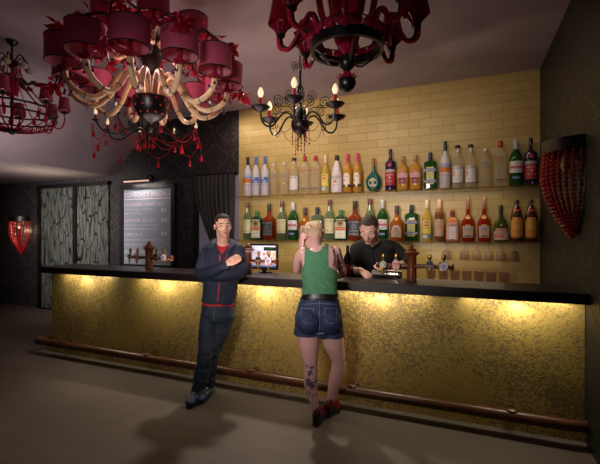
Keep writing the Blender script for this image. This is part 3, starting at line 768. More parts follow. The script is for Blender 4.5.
row([(k, l, r_, t_, lb, g1) for k, l, r_, t_, lb in (
    ('goose_orange', 244.0, 251.5, 157.2, 'frosted white bottle with orange band and dark cap, leftmost on the upper shelf'),
    ('goose_blue', 252.2, 259.6, 156.8, 'frosted blue-capped bottle next to the orange-banded one at the left end'),
    ('goose_blue', 261.1, 268.8, 156.2, 'frosted white blue-capped bottle standing beside the short clear bottles with blue lettering'),
    ('absolut', 269.8, 277.4, 163.7, 'short clear bottle with blue lettering beside the blue-capped frosted bottles'),
    ('absolut', 279.8, 288.6, 163.0, 'short clear bottle with blue lettering left of the black-capped bottle with a green leaf label'),
    ('bolivar', 289.9, 298.4, 158.3, 'clear bottle with white leaf label and black cap left of the two red-capped gin bottles'),
    ('beefeater', 299.9, 309.6, 156.3, 'clear square red-capped bottle, left one of the side-by-side pair on the upper shelf'),
    ('beefeater', 310.4, 320.7, 156.0, 'clear square red-capped bottle beside the yellow rum on the upper shelf'),
    ('havana', 321.5, 329.6, 155.6, 'yellow rum bottle with red disc label beside the white bottle on the upper shelf'),
    ('malibu', 331.2, 342.4, 155.7, 'opaque white bottle with sloping shoulders and black cap on the upper shelf'),
    ('tequila', 342.9, 352.3, 154.5, 'golden bottle with pink cap standing right beside the opaque white bottle'),
    ('tequila', 353.0, 361.9, 153.7, 'golden bottle with pink cap standing beside the round teal flask'),
    ('flask_teal', 363.9, 382.9, 158.9, 'round teal flask with pale oval label and brown neck on the upper shelf'),
    ('ramazzotti', 385.2, 395.7, 149.5, 'dark purple bottle with red label next to the round teal flask'),
    ('sauza', 397.1, 408.3, 156.3, 'square golden bottle with maroon label right of the purple bottle in mid shelf'),
    ('sauza', 409.8, 421.0, 155.3, 'square golden bottle with maroon label left of the green bottle on the upper shelf'),
    ('becherovka', 424.0, 436.7, 153.0, 'flat green bottle with yellow label and blue bands on the upper shelf'),
    ('goose_orange', 440.3, 450.3, 141.5, 'tall frosted white bottle with orange band between green bottle and leaf-labelled bottles'),
    ('bolivar', 452.2, 463.2, 145.7, 'clear black-capped bottle with leaf label right next to the tall frosted bottle'),
    ('bolivar', 465.2, 476.2, 144.9, 'clear black-capped bottle with leaf label beside the blue-lettered bottle near the right end'),
    ('absolut', 479.7, 491.3, 149.0, 'clear bottle with blue lettering near the right end of the upper shelf'),
    ('beefeater', 493.9, 507.1, 141.6, 'clear red-capped square bottle near the right end of the upper shelf'),
    ('pernod', 509.2, 522.8, 140.0, 'green round bottle with white and pink label near the right end of the upper shelf'),
    ('ramazzotti', 524.3, 537.2, 138.4, 'dark purple bottle with red label at the right end of the upper shelf'))], ZU, lambda l: 196.6 - (l - 244) * 0.0395)
row([(k, l, r_, t_, lb, g2) for k, l, r_, t_, lb in (
    ('jameson', 243.9, 251.8, 201.0, 'pale green whiskey bottle with cream label at the left end of the lower shelf'),
    ('jager', 252.1, 261.9, 210.0, 'dark green flat bottle with orange-banded label near the left end of the lower shelf'),
    ('jack', 264.1, 274.2, 202.2, 'square whiskey bottle with black label in the left part of the lower shelf'),
    ('jameson', 277.4, 286.6, 200.0, 'pale green whiskey bottle with cream label between black-labelled and pink-labelled bottles'),
    ('pernod', 288.4, 297.8, 201.3, 'green round bottle with pink and white label left of the woman on the lower shelf'),
    ('chivas', 299.4, 310.8, 206.2, 'squat amber whisky bottle just above the woman\'s head on the left'),
    ('becherovka_pale', 311.8, 322.9, 206.0, 'pale green flat bottle with violet band right behind the woman\'s head'),
    ('jameson', 324.8, 334.5, 198.5, 'pale green whiskey bottle with cream label right of the woman\'s head'),
    ('jager', 334.9, 347.2, 208.6, 'dark green flat bottle with orange-banded label between woman and bartender'),
    ('jack', 348.5, 361.3, 199.5, 'square whiskey bottle with black label left of the bartender\'s head'),
    ('jameson', 364.6, 375.4, 197.3, 'pale green whiskey bottle rising behind the bartender\'s head'),
    ('pernod', 377.2, 387.7, 198.5, 'green round bottle with pink and white label right of the bartender\'s head'),
    ('chivas', 390.2, 403.6, 204.0, 'squat amber whisky bottle left of the flat green bottle behind the right-hand beer tap'),
    ('becherovka', 405.0, 418.0, 203.3, 'flat green bottle with yellow label right above the right-hand beer tap post'),
    ('havana', 421.8, 431.8, 198.4, 'yellow rum bottle with red disc label on the lower shelf'),
    ('rose', 434.4, 444.1, 198.0, 'brownish rose wine bottle with pale capsule on the lower shelf'),
    ('cointreau', 446.0, 458.7, 208.8, 'short square peach-coloured bottle with white label and dark red cap'),
    ('martell', 461.2, 474.6, 195.8, 'long-necked red brandy bottle next to the square peach-coloured bottle'),
    ('martell', 477.3, 490.8, 195.2, 'long-necked red brandy bottle next to the olive green flask'),
    ('green_flask', 493.3, 508.3, 203.3, 'bulbous olive green bottle with slanted pink label on the lower shelf'),
    ('kahlua', 510.3, 523.0, 198.0, 'brown coffee liqueur bottle with ochre label beside the olive green bottle'),
    ('kahlua', 524.6, 537.2, 198.0, 'brown coffee liqueur bottle with ochre label at the right end of the lower shelf'))], ZLW, lambda l: 238.4 + (l - 244) * 0.006)
p_ = at(347.6, 276, 3.945)
bottle('wine', p_.x, 3.945, 1.1475, 0.041, 0.315, 'black wine bottle with red label on the bar between woman and bartender', name='wine_bottle')

# ------------------------------------------------------------------ glasses
M_GLASS = seethru('thin_clear_glass', '#a49aa0', 0.07, 0.15, '#ece4e0')
def hang_glass(x, first=[None]):
    if first[0] is None:
        t = thing('wine_glass', '', 'glass', (x, 5.46, ZLW - 0.0085), 0)
        MB().lathe([(.036, 0), (.038, -.003), (.010, -.010), (.005, -.014)], seg=20).build('foot', M_GLASS, t)
        MB().lathe([(.0045, -.0141), (.004, -.05), (.005, -.095)], seg=10).build('stem', M_GLASS, t)
        MB().lathe([(.006, -.0951), (.030, -.105), (.050, -.13), (.058, -.17), (.060, -.205), (.059, -.23), (.057, -.23), (.058, -.17), (.05, -.132), (.03, -.108), (.001, -.10)], seg=24, cap=False).build('bowl', M_GLASS, t)
        first[0] = t
    else:
        t = copy_tree(first[0]); t.location.x = x
    return t
hx_ = [446.5, 464.5, 476.6, 488.5, 501.0, 513.8]
hl = ['upside-down wine glass hanging left of the gap, nearest the right-hand beer tap', 'upside-down wine glass hanging under the shelf, leftmost of the close-set five', 'upside-down wine glass, second from the left of the close-set five', 'upside-down wine glass, middle of the close-set five under the shelf', 'upside-down wine glass, second from the right under the shelf', 'upside-down wine glass hanging nearest the dark right-hand wall']
for p, lb in zip(hx_, hl):
    t = hang_glass(at(p, 250, 5.46).x); t['label'] = lb; t['category'] = 'glass'; t['group'] = 'wine glasses hanging under the lower shelf'
txs = [431, 443.4, 455, 467, 479, 491, 504.5]
tl = ['first', 'second', 'third', 'fourth', 'fifth', 'sixth', 'last']
for p, lb in zip(txs, tl):
    o = MB().lathe([(.040, 0), (.044, .004), (.060, .165), (.0575, .165), (.0425, .010), (.001, .009)], seg=24, cap=False).build('tumbler', M_GLASS)
    pp = at(p, 275, 5.32); o.location = (pp.x, 5.32, 0.9555)
    o['label'] = 'clear tumbler on the back counter, %s from the left of the row of seven' % lb if lb != 'last' else 'clear tumbler at the right end of the row on the back counter'
    o['category'] = 'glass'; o['group'] = 'tumblers on the back counter'

# ------------------------------------------------------------------ beer taps
def badge_shape(kind):
    if kind == 'round': return [(0.030 * math.cos(q), 0.030 * math.sin(q)) for q in [2 * PI * k / 20 for k in range(20)]]
    if kind == 'oval': return [(0.032 * math.cos(q), 0.048 * math.sin(q)) for q in [2 * PI * k / 20 for k in range(20)]]
    if kind == 'hex': return [(-.02, -.04), (.02, -.04), (.034, -.01), (.03, .02), (.018, .04), (-.018, .04), (-.03, .02), (-.034, -.01)]
    return [(-.034, -.035), (-.02, -.040), (.02, -.040), (.034, -.035), (.036, 0), (.034, .035), (.02, .040), (-.02, .040), (-.034, .035), (-.036, 0)]
def disc_poly(mb, pts, c, th, m=0, k=1.0):
    n = len(pts); x0, y0, z0 = c
    vs = [V((x0 + x * k, y0 - th, z0 + z * k)) for x, z in pts] + [V((x0 + x * k, y0, z0 + z * k)) for x, z in pts]
    mb.add(vs, [tuple(range(n)), tuple(range(2 * n - 1, n - 1, -1))] + [(i, (i + 1) % n, n + (i + 1) % n, n + i) for i in range(n)], m)
def tap_tower(x, y, label):
    t = thing('beer_tap', label, 'beer tap', (x, y, 1.1475), 0, 'wooden beer taps on the bar')
    post = MB()
    pr = [(.046, 0), (.046, .008), (.043, .012), (.043, .225), (.047, .235), (.066, .250), (.070, .258), (.066, .268), (.045, .275), (.040, .283), (.044, .288), (.040, .295), (.018, .300), (.014, .305), (.022, .313), (.022, .320), (.010, .328), (.012, .334), (.009, .342), (.001, .346)]
    post.lathe(pr, seg=32, lobes=8, lob=0.035)
    post.build('post', M_TAPWOOD, t)
    MB().tube([V((-.33, -.005, .135)), V((-.31, -.005, .135)), V((-.30, -.005, .135)), V((.10, -.005, .135)), V((.12, -.005, .135)), V((.335, -.005, .135)), V((.345, -.005, .135)), V((.36, -.005, .135)), V((.37, -.005, .135))],
              [.024, .030, .020, .020, .020, .020, .030, .036, .024], 14).build('cross_arm', M_TAPWOOD, t)
    specs = ((-.255, 'round', '#d9cdb4', 'B', '#1c7a4c'), (-.135, 'oval', '#d8a8a0', 'RED', '#c03038'), (.165, 'hex', '#221e22', 'PORTER', '#b89a8a'), (.285, 'card', '#ded8dc', 'PBR', '#2c4a9c'))
    for bx, kind, col, word, wc in specs:
        tp = MB()
        tp.tube(bez([(bx, -.015, .135), (bx, -.05, .135), (bx, -.065, .115), (bx, -.066, .06)], 5), [.012] * 10 + [.009] * 6, 10)
        tap = tp.build('faucet', M_BRASS, t)
        MB().lathe([(.010, .165), (.010, .195), (.019, .215), (.018, .245), (.015, .248)], (bx, -.05, 0), 12, sy=.6).build('tap_handle', M_BRASS, tap)
        bm_ = MB(); pts = badge_shape(kind)
        disc_poly(bm_, pts, (bx, -.062, .145), .008, 0, 1.12)
        disc_poly(bm_, pts, (bx, -.070, .145), .0015, 1, 1.0)
        mats = [flat('#8a6a3a', .35), flat(col)]
        if kind == 'round':
            disc_poly(bm_, [(0.024 * math.cos(q), 0.024 * math.sin(q)) for q in [2 * PI * k / 20 for k in range(20)]], (bx, -.0716, .145), .001, 2); mats.append(flat(wc))
        if kind == 'oval':
            disc_poly(bm_, [(-.028, -.014), (.028, -.014), (.028, .014), (-.028, .014)], (bx, -.0716, .147), .001, 2); mats.append(flat(wc))
        if kind == 'hex':
            disc_poly(bm_, [(-.03, -.008), (.03, -.008), (.03, .008), (-.03, .008)], (bx, -.0716, .143), .001, 2); mats.append(flat('#6a4a44'))
            disc_poly(bm_, [(-.014, -.004), (.014, -.004), (.014, .004), (-.014, .004)], (bx, -.0716, .122), .001, 3); mats.append(flat(RD_))
        if kind == 'card':
            disc_poly(bm_, [(-.034, .012), (-.010, .038), (-.034, .036)], (bx, -.0716, .145), .001, 2); mats.append(flat('#c23848'))
            disc_poly(bm_, [(.034, -.012), (.010, -.038), (.034, -.036)], (bx, -.0716, .145), .001, 2)
        bg = bm_.build('badge', mats, tap, ang=30)
        tx = MB(); cfg = {'B': (.026, .034), 'RED': (.044, .016), 'PORTER': (.05, .010), 'PBR': (.042, .030)}[word]
        text_on(tx, word, lambda u, v: V((bx + u, -.0735, .145 + v)), cfg[0], cfg[1])
        tx.build('lettering', flat({'B': '#e8e4d8', 'RED': '#f0d8d0', 'PORTER': '#d8c8b8', 'PBR': '#2c4a9c'}[word]), bg, smooth=False)
    return t
tap_tower(-0.47, 3.83, 'turned wooden beer tap on the bar right of the bartender')
tap_tower(-2.21, 3.80, 'turned wooden beer tap on the bar between the leaning man and the woman')
tap_tower(-3.635, 3.83, 'turned wooden beer tap on the bar in front of the menu board')

# ------------------------------------------------------------------ till monitor
p_ = at(264.3, 256, 3.945)
mn = thing('till_monitor', 'black flat till screen on the bar behind the middle beer tap', 'monitor', (p_.x, 3.945, 1.1475))
MW, MH = .335, .285
MB().bbox(-MW / 2, MW / 2, -.012, .018, .035, .035 + MH, bev=.006).build('housing', M_BLACK, mn)
ms = MB(); ms.bbox(-MW / 2 + .018, MW / 2 - .018, -.0135, -.0122, .062, .035 + MH - .02)
mats = [mat('screen_white', '#c8c8d4', 0.3, emit='#d4d4e2', estr=0.62)]
for x0, x1, z0, z1, c in ((-.15, .15, .064, .078, '#3a66b0'), (.00, .15, .245, .285, '#101810'), (.02, .13, .268, .282, '#2f9a3a'), (.035, .085, .19, .24, '#b08a4a'), (-.01, .02, .19, .22, '#d89aa4'), (.09, .148, .10, .235, '#e0c8b0')):
    mats.append(mat('screen_' + c[1:], c, 0.3, emit=c, estr=0.55)); ms.bbox(x0, x1, -.0145, -.0136, z0, z1, len(mats) - 1)
ms.build('screen', mats, mn)
MB().bbox(-.025, .025, -.005, .012, .008, .05).bbox(-.07, .07, -.03, .04, 0.0, .0085, bev=.003).build('stand', M_BLACK, mn)

# ------------------------------------------------------------------ cocktail shaker lying on the bar
p_ = at(386.5, 272, 3.90)
sk = thing('cocktail_shaker', 'polished steel shaker lying on the bar under the bartender\'s hand', 'shaker', (p_.x, 3.90, 1.1475 + .046), 0)
ry = Matrix.Rotation(R(90), 3, 'Y')
MB().lathe([(.030, -.14), (.036, -.135), (.045, .02), (.046, .04)], rot=ry, seg=24).build('tin', M_CHROME, sk)
MB().lathe([(.0465, .041), (.046, .055), (.043, .10), (.044, .13), (.041, .145), (.034, .146), (.033, .13)], rot=ry, seg=24).build('lid', M_CHROME, sk)
# ================================================================== CHANDELIERS
CZ = 3.6
def pol(r, a, z, side=0.0):
    return V((r * math.cos(a) - side * math.sin(a), r * math.sin(a) + side * math.cos(a), z))
def path(rz, a, n=6): return bez([pol(r, a, z) for r, z in rz], n)
def spiral(r0, z0, rad, turns, a, start=0.0, sgn=1, n=36, side=0.0):
    return [pol(r0 + rad * (1 - .85 * k / n) * math.cos(start + sgn * 2 * PI * turns * k / n), a, z0 + rad * (1 - .85 * k / n) * math.sin(start + sgn * 2 * PI * turns * k / n), side) for k in range(n + 1)]
def chain(mb, z0, z1, r=0.018, x=0, y=0):
    n = max(1, int((z1 - z0) / (r * 1.5))); st = (z1 - z0) / n
    for i in range(n):
        mb.torus_link((x, y, z0 + (i + .5) * st), r * .62, r * .18, Matrix.Rotation(R(90 * (i % 2)), 3, 'Z'), sz=1.5)
    return mb
O = (0, 0, CZ)
def canopy(t, r=0.09, m=None):
    MB().lathe([(.012, CZ - .07), (.03, CZ - .06), (r * .8, CZ - .025), (r, CZ - .001)], seg=24).build('ceiling_canopy', m or M_BLACK, t, O)

# ---- A: the big one with cream arms and pink drum shades
AX, AY, AR = -2.556, 2.715, 0.66
A = thing('chandelier', 'large chandelier with cream glass arms and pink drum shades', 'chandelier', (AX, AY, CZ))
canopy(A, 0.11)
MB().lathe([(.020, 2.776), (.020, 2.93), (.030, 2.95), (.022, 2.98), (.030, 3.02), (.075, 3.07), (.092, 3.13), (.088, 3.20), (.05, 3.24), (.028, 3.27), (.04, 3.31), (.022, 3.34), (.03, 3.40), (.018, 3.44), (.018, 3.54)], seg=24).build('stem', M_BLACK, A, O)
bw = MB().lathe([(.006, 2.48), (.018, 2.495), (.022, 2.515), (.010, 2.535), (.016, 2.555), (.03, 2.572), (.08, 2.59), (.122, 2.63), (.146, 2.69), (.155, 2.745), (.158, 2.765), (.152, 2.775), (.02, 2.777)], seg=32)
for j, (z, r) in enumerate(((2.632, .122), (2.69, .145), (2.745, .154))):
    for k in range(12):
        a = 2 * PI * (k + .5 * j) / 12
        bw.ball(pol(r, a, z), .010, 1, 6, 4)
bw.build('bowl', [M_BLACK, M_REDB], A, O)
rimM = mat('black_shade_trim', '#0c0809', 0.5)
def drum(parent, c, r, h, org, rt=None, trimM=None):
    rt = rt or r
    s = MB()
    N = 36
    s.lathe([(r, 0), (rt, h)], c, N, 0, cap=False)
    s.lathe([(rt - .004, h), (r - .004, 0)], c, N, 1, cap=False)
    sh = s.build('lamp_shade', [M_SHADE, M_SHADEIN], parent, org, ang=80)
    tm = trimM or rimM
    for rr, z in ((r, 0), (rt, h)):
        MB().ring((c[0], c[1], c[2] + z), rr, [(.004, 0), (-.001, .006), (-.007, 0), (-.001, -.006)], N).build('shade_trim', tm, sh, org)
    return sh
def dropstring(parent, p, L, org, mt=None, r=.007, big=.013):
    m = MB(); m.beads([p, p - V((0, 0, L))], r * .55, 1.6, seg=5, rings=3); m.drop(p - V((0, 0, L)), big, big * 2.6)
    m.build('crystal_drop', mt or M_MAUVE, parent, org)
random.seed(3)
def arm_A(a, rz, rcup, zcup, rsh, hsh, thick, nd):
    m = MB().tube(path(rz, a), thick, 10)
    # black twisted wire binding at the dip
    o = m.build('arm', M_CREAM, A, O, ang=80)
    c = pol(rcup, a, zcup)
    for t_ in (.52, .70):
        w_ = MB()
        P = path(rz, a); i = int(t_ * (len(P) - 1)); T = (P[i + 1] - P[i - 1]).normalized()
        s_ = T.cross(V((0, 0, 1))).normalized(); u_ = s_.cross(T)
        w_.tube([P[i] + (s_ * math.cos(q) + u_ * math.sin(q)) * (thick + .003) for q in [2 * PI * k / 10 for k in range(11)]], .0035, 5)
        w_.beads([P[i] - V((0, 0, thick)), P[i] - V((0, 0, thick + .05))], .004, 1.3, 0, 5, 3)
        w_.build('wire_binding', M_BLACK, o, O)
    MB().lathe([(.012, -.035), (.02, -.02), (.042, -.004), (.052, .008), (.053, .010), (.04, .0), (.012, -.01)], c, 18, lobes=9, lob=.06).build('drip_dish', M_ROSE, o, O)
    MB().lathe([(.020, -.005), (.022, .05), (.012, .06)], c, 12).build('candle_tube', M_ROSE, o, O)
    MB().ball(c + V((0, 0, .095)), (.018, .018, .036), 0, 10, 7).build('bulb', M_ROSE, o, O)
    drum(o, c + V((0, 0, .048)), rsh, hsh, O)
    for k in range(nd):
        q = a + 2 * PI * k / nd
        dropstring(o, c + V((.050 * math.cos(q), .050 * math.sin(q), .004)), .05 + .03 * random.random(), O)
for k in range(12):
    a = R(1.0 + 30 * k)
    arm_A(a, [(.10, 2.77), (.125, 2.90), (.195, 2.955), (.27, 2.90), (.355, 2.765), (.46, 2.69), (.575, 2.72), (.645, 2.79), (AR, 2.87)], AR, 2.87, .138, .185, .023, 6)
for k in range(6):
    a = R(16 + 60 * k)
    arm_A(a, [(.02, 3.22), (.10, 3.27), (.17, 3.25), (.25, 3.16), (.33, 3.15), (.385, 3.20), (.39, 3.25)], .39, 3.25, .122, .165, .017, 4)
def leaf(mb, p, d, L, W_, roll):
    d = d.normalized(); s_ = d.cross(V((0, 0, 1)))
    s_ = s_.normalized() if s_.length > .01 else V((1, 0, 0))
    n_ = s_.cross(d); s_, n_ = s_ * math.cos(roll) + n_ * math.sin(roll), n_ * math.cos(roll) - s_ * math.sin(roll)
    vs = []; N = 6
    prof = [(0, .06), (.2, .62), (.45, 1), (.7, .72), (.9, .28), (1, .02)]
    for (t_, w_) in prof:
        c = p + d * (t_ * L) + n_ * (.12 * L * math.sin(PI * t_))
        for q in range(6):
            an = 2 * PI * q / 6
            vs.append(c + s_ * (W_ * w_ * math.cos(an)) + n_ * (W_ * .28 * w_ * math.sin(an)))
    fs = [(i * 6 + q, i * 6 + (q + 1) % 6, (i + 1) * 6 + (q + 1) % 6, (i + 1) * 6 + q) for i in range(5) for q in range(6)]
    mb.add(vs, fs)
for k in range(9):
    a = R(8 + 40 * k)
    zt = 3.26 + .04 * math.sin(k * 2.1); dr = .16 * (k % 2); Rm = .70 + .08 * math.sin(k * 1.7)
    P = path([(.03, zt), (.22, zt + .12), (.46, zt + .08), (.62, zt - .03), (Rm, zt - .12 - dr), (Rm + .06, zt - .14 - dr * 1.5)], a)
    b = MB().tube(P, [.013 * (1 - .55 * i / len(P)) for i in range(len(P))], 6)
    lv = MB()
    for j in range(42):
        i = int(6 + (len(P) - 8) * random.random()); p = P[i]
        d = V((random.uniform(-1, 1), random.uniform(-1, 1), random.uniform(-1.3, .6))) + (P[i + 1] - P[i]).normalized() * .6
        e = p + d.normalized() * random.uniform(.02, .06)
        b.tube([p, e], .003, 4)
        leaf(lv, e, d, random.uniform(.06, .115), random.uniform(.016, .026), random.uniform(0, PI))
    # flower-like tuft at the tip
    for j in range(7):
        an = 2 * PI * j / 7
        leaf(lv, P[-1], V((math.cos(an), math.sin(an), .2 - .9 * (j % 2))), .09, .024, an)
    bo_ = b.build('branch', M_BLACK, A, O)
    lv.build('leaves', M_LEAF, bo_, O)

for k in range(8):
    a = R(30 + 45 * k)
    P = path([(.03, 3.42), (.15, 3.48), (.30, 3.42), (.42, 3.27), (.47, 3.12)], a)
    b = MB().tube(P, [.010 * (1 - .55 * i / len(P)) for i in range(len(P))], 6)
    lv = MB()
    for j in range(26):
        i = int(8 + (len(P) - 10) * random.random()); p = P[i]
        d = V((random.uniform(-1, 1), random.uniform(-1, 1), random.uniform(-1.5, .4)))
        e = p + d.normalized() * random.uniform(.02, .05)
        b.tube([p, e], .003, 4)
        leaf(lv, e, d, random.uniform(.06, .10), random.uniform(.015, .024), random.uniform(0, PI))
    bo_ = b.build('branch', M_BLACK, A, O)
    lv.build('leaves', M_LEAF, bo_, O)

# ---- B: red glass chandelier on a black ring
BX, BY, BR = -0.776, 2.711, 0.475
B = thing('chandelier', 'red glass chandelier with cone shades on a black ring', 'chandelier', (BX, BY, CZ))
canopy(B)
MB().tube([V((0, 0, 3.54)), V((0, 0, 2.72))], .010, 8).lathe([(.014, 2.73), (.05, 2.76), (.058, 2.795), (.052, 2.83), (.02, 2.845)], seg=20).build('stem', M_BLACK, B, O)
MB().lathe([(.03, 3.06), (.07, 3.09), (.118, 3.16), (.13, 3.25), (.118, 3.34), (.075, 3.42), (.05, 3.46), (.07, 3.50), (.05, 3.52)], seg=40, lobes=14, lob=.05).build('glass_baluster', M_RED, B, O)
MB().lathe([(.02, 2.86), (.045, 2.88), (.085, 2.96), (.092, 3.0), (.06, 3.03), (.03, 3.05)], seg=36, lobes=12, lob=.06).build('glass_cup', M_RED, B, O)
MB().ring((0, 0, 2.905), .245, [(.012, -.035), (.016, .03), (-.02, .03), (-.016, -.035)], 48).build('ring', M_BLACK, B, O)
for k in range(18):
    a = 2 * PI * k / 18
    m = MB().ball(pol(.258, a, 2.965), (.026, .044, .036), 0, 10, 6, Matrix.Rotation(a, 3, 'Z'))
    m.build('glass_lens', M_RED, B, O)
for k in range(18):
    a = 2 * PI * (k + .5) / 18
MB().ring((0, 0, 2.998), .262, [(.008, 0), (0, .006), (-.008, 0), (0, -.006)], 48).build('upper_ring', M_BLACK, B, O)
for k in range(4):
    a = R(30 + 90 * k)
    MB().tube([pol(.05, a, 2.80), pol(.14, a, 2.815), pol(.235, a, 2.885)], .008, 6).build('spoke', M_BLACK, B, O)
    MB().tube(path([(.04, 2.785), (.10, 2.77), (.15, 2.80), (.19, 2.83)], a) + spiral(.165, 2.835, .025, 1.4, a, 0, 1, 20), .006, 6).build('scroll', M_BLACK, B, O)
bb = MB().lathe([(.001, 2.585), (.02, 2.59), (.05, 2.61), (.066, 2.645), (.06, 2.675), (.02, 2.68)], seg=24)
bwl = bb.build('bottom_bowl', M_BLACK, B, O)
pt = MB()
for k in range(12):
    a = 2 * PI * k / 12
    leaf(pt, pol(.035, a, 2.672), pol(1, a, .5) - V((0, 0, 0)), .055, .013, 0)
pt.lathe([(.02, 2.675), (.035, 2.70), (.02, 2.73)], seg=14, lobes=7, lob=.15)
pt.build('petals', M_RED, bwl, O)
for k in range(8):
    a = R(14.3 + 45 * k)
    rz = [(.245, 2.93), (.275, 3.02), (.315, 3.04), (.35, 2.99), (.40, 2.925), (.46, 2.94), (BR, 3.01)]
    o = MB().tube(path(rz, a), .0125, 8).build('arm', M_BLACK, B, O)
    MB().tube([p + pol(.018, a, -.010) for p in path(rz, a)], .016, 8).build('glass_sleeve', M_RED, o, O)
    c = pol(BR, a, 3.01)
    MB().lathe([(.014, -.015), (.032, 0), (.034, .016), (.02, .02)], c, 16).build('socket', M_BLACK, o, O)
    MB().lathe([(.022, .012), (.034, .03), (.048, .055), (.074, .082), (.070, .084), (.044, .06), (.03, .034)], c, 36, lobes=9, lob=.12, cap=False).build('flower_cup', M_ROSE, o, O)
    MB().lathe([(.018, .03), (.018, .105)], c, 12).build('candle_tube', mat('grey_candle_tube', '#5d5552', 0.5), o, O)
    MB().lathe([(.019, .105), (.019, .122), (.010, .13)], c, 12).build('bulb_collar', M_BULBOFF, o, O)
    s = MB(); s.lathe([(.092, .09), (.058, .27)], c, 28, 0, cap=False); s.lathe([(.055, .27), (.089, .09)], c, 28, 1, cap=False)
    MSH = seethru('red_glass_shade', '#ac1c36', 0.50, 0.3, '#cc4a60')
    s.build('lamp_shade', [MSH, MSH], o, O, ang=80)
for k in range(6):
    a = R(20 + 60 * k)
    MB().tube(path([(.10, 3.03), (.17, 3.12), (.20, 3.26), (.25, 3.42), (.33, 3.50)], a), [.022] * 6 + [.024] * 6 + [.02] * 6 + [.014] * 7, 8).build('glass_plume', M_ROSE, B, O)

# ---- C: black candle chandelier over the bar
CX, CY, CR = -1.54, 3.69, 0.415
C_ = thing('chandelier', 'small black chandelier with red candles and scrolls, hanging in front of the yellow tiles', 'chandelier', (CX, CY, CZ))
canopy(C_, .07)
chain(MB(), 3.22, 3.54, .022).build('chain', M_IRON, C_, O)
MB().lathe([(.008, 2.72), (.030, 2.74), (.058, 2.78), (.062, 2.81), (.05, 2.85), (.016, 2.88), (.012, 2.98), (.03, 3.0), (.036, 3.03), (.028, 3.06), (.012, 3.08), (.012, 3.22)], seg=20).build('stem', M_BLACK, C_, O)
MB().lathe([(.006, 2.545), (.012, 2.56), (.008, 2.575), (.05, 2.595), (.085, 2.635), (.096, 2.68), (.09, 2.715), (.03, 2.725)], seg=24).build('bowl', M_BLACK, C_, O)
for k in range(6):
    a = R(45 + 60 * k)
    o = MB().tube(path([(.06, 2.70), (.10, 2.765), (.16, 2.785), (.225, 2.73), (.29, 2.645), (.36, 2.635), (.405, 2.69), (CR, 2.77)], a), .010, 7).build('arm', M_IRON, C_, O)
    c = pol(CR, a, 2.77)
    MB().lathe([(.012, -.01), (.03, .0), (.07, .018), (.093, .04), (.091, .043), (.05, .03), (.012, .025)], c, 22).build('drip_pan', M_BLACK, o, O)
    MB().lathe([(.019, .025), (.019, .125), (.012, .13)], c, 12).build('candle', M_CANDLE, o, O)
    MB().lathe([(.010, .128), (.026, .155), (.029, .175), (.022, .205), (.010, .225), (.002, .232)], c, 14).build('bulb', M_BULB, o, O)
    for (r0, z0, rad, tn, st, sg) in ((.255, 2.875, .062, 1.9, -1.2, 1), (.12, 2.955, .055, 1.8, -.8, 1), (.30, 2.70, .045, 1.6, 2.2, -1)):
        s = MB().tube(spiral(r0, z0, rad, tn, a + R(14), st, sg), .005, 5)
        if sg == 1 and r0 > .2: s.tube(path([(.05, 2.74), (.12, 2.83), (.20, 2.83), (.255 + .062 * math.cos(-1.2), 2.875 + .062 * math.sin(-1.2))], a + R(14)), .005, 5)
        elif sg == 1: s.tube(path([(.03, 2.83), (.09, 2.88), (.12 + .055 * math.cos(-.8), 2.955 + .055 * math.sin(-.8))], a + R(14)), .005, 5)
        s.build('scroll', M_IRON, o, O)
    MB().tube(spiral(.055, 3.27, .04, 1.6, a, -1, 1, 24), .004, 5).build('top_scroll', M_IRON, C_, O)
for k in range(14):
    a = 2 * PI * k / 14; r_ = .085 if k % 2 else .045
    z0 = 2.66 if k % 2 else 2.60; L = .10 + .05 * (k % 3)
    MB().beads([pol(r_, a, z0), pol(r_ * 1.05, a, z0 - L)], .0065, 1.3, 0, 6, 4).drop(pol(r_ * 1.05, a, z0 - L), .009, .025).build('bead_string', mat('plum_bead', '#6e1c30', 0.2), C_, O)
for k in range(6):
    a0, a1 = R(45 + 60 * k), R(105 + 60 * k)
    P = [pol(.24 + .0 * t, a0 + (a1 - a0) * t, 2.66 - .10 * math.sin(PI * t)) for t in [i / 20 for i in range(21)]]
    MB().tube(P, .0028, 4).build('wire_swag', mat('plum_bead', '#6e1c30'), C_, O)

# ---- D: bead-basket chandelier at the far left
p_ = vp(12, 115, 4.15)
DX, DY = p_.x, p_.y
D = thing('chandelier', 'bead basket chandelier with small pink cone shades at the left edge', 'chandelier', (DX, DY, CZ))
MB().lathe([(.012, CZ - .06), (.05, CZ - .03), (.06, CZ - .001)], seg=18).build('ceiling_canopy', M_BLACK, D, O)
MB().lathe([(.010, 2.66), (.014, 2.90), (.022, 2.94), (.012, 2.98), (.012, 3.30), (.03, 3.33), (.075, 3.36), (.07, 3.375), (.014, 3.38), (.010, 3.55)], seg=16).build('stem', M_BLACK, D, O)
for k in range(6):
    a = R(60 * k + 12)
    o = MB().tube(path([(.03, 3.37), (.08, 3.44), (.13, 3.42), (.15, 3.36)], a), .007, 6).build('hook', M_BLACK, D, O)
    MB().ball(pol(.15, a, 3.33), (.038, .038, .034), 0, 14, 9).build('globe_bulb', M_GLOBE, o, O)
for k in range(5):
    a = R(72 * k + 30)
    MB().tube(path([(.03, 3.16), (.09, 3.20), (.15, 3.15), (.20, 3.17), (.235, 3.165)], a), [.02] * 6 + [.03] * 6 + [.022] * 6 + [.034] * 6 + [.03], 10, flat=.6).build('glass_lobe', mat('dusty_mauve_glass', '#4b3338', 0.3), D, O)
MB().lathe([(.05, 3.02), (.062, 3.10), (.05, 3.22), (.03, 3.26)], seg=20, lobes=8, lob=.08).build('glass_core', M_RED, D, O)
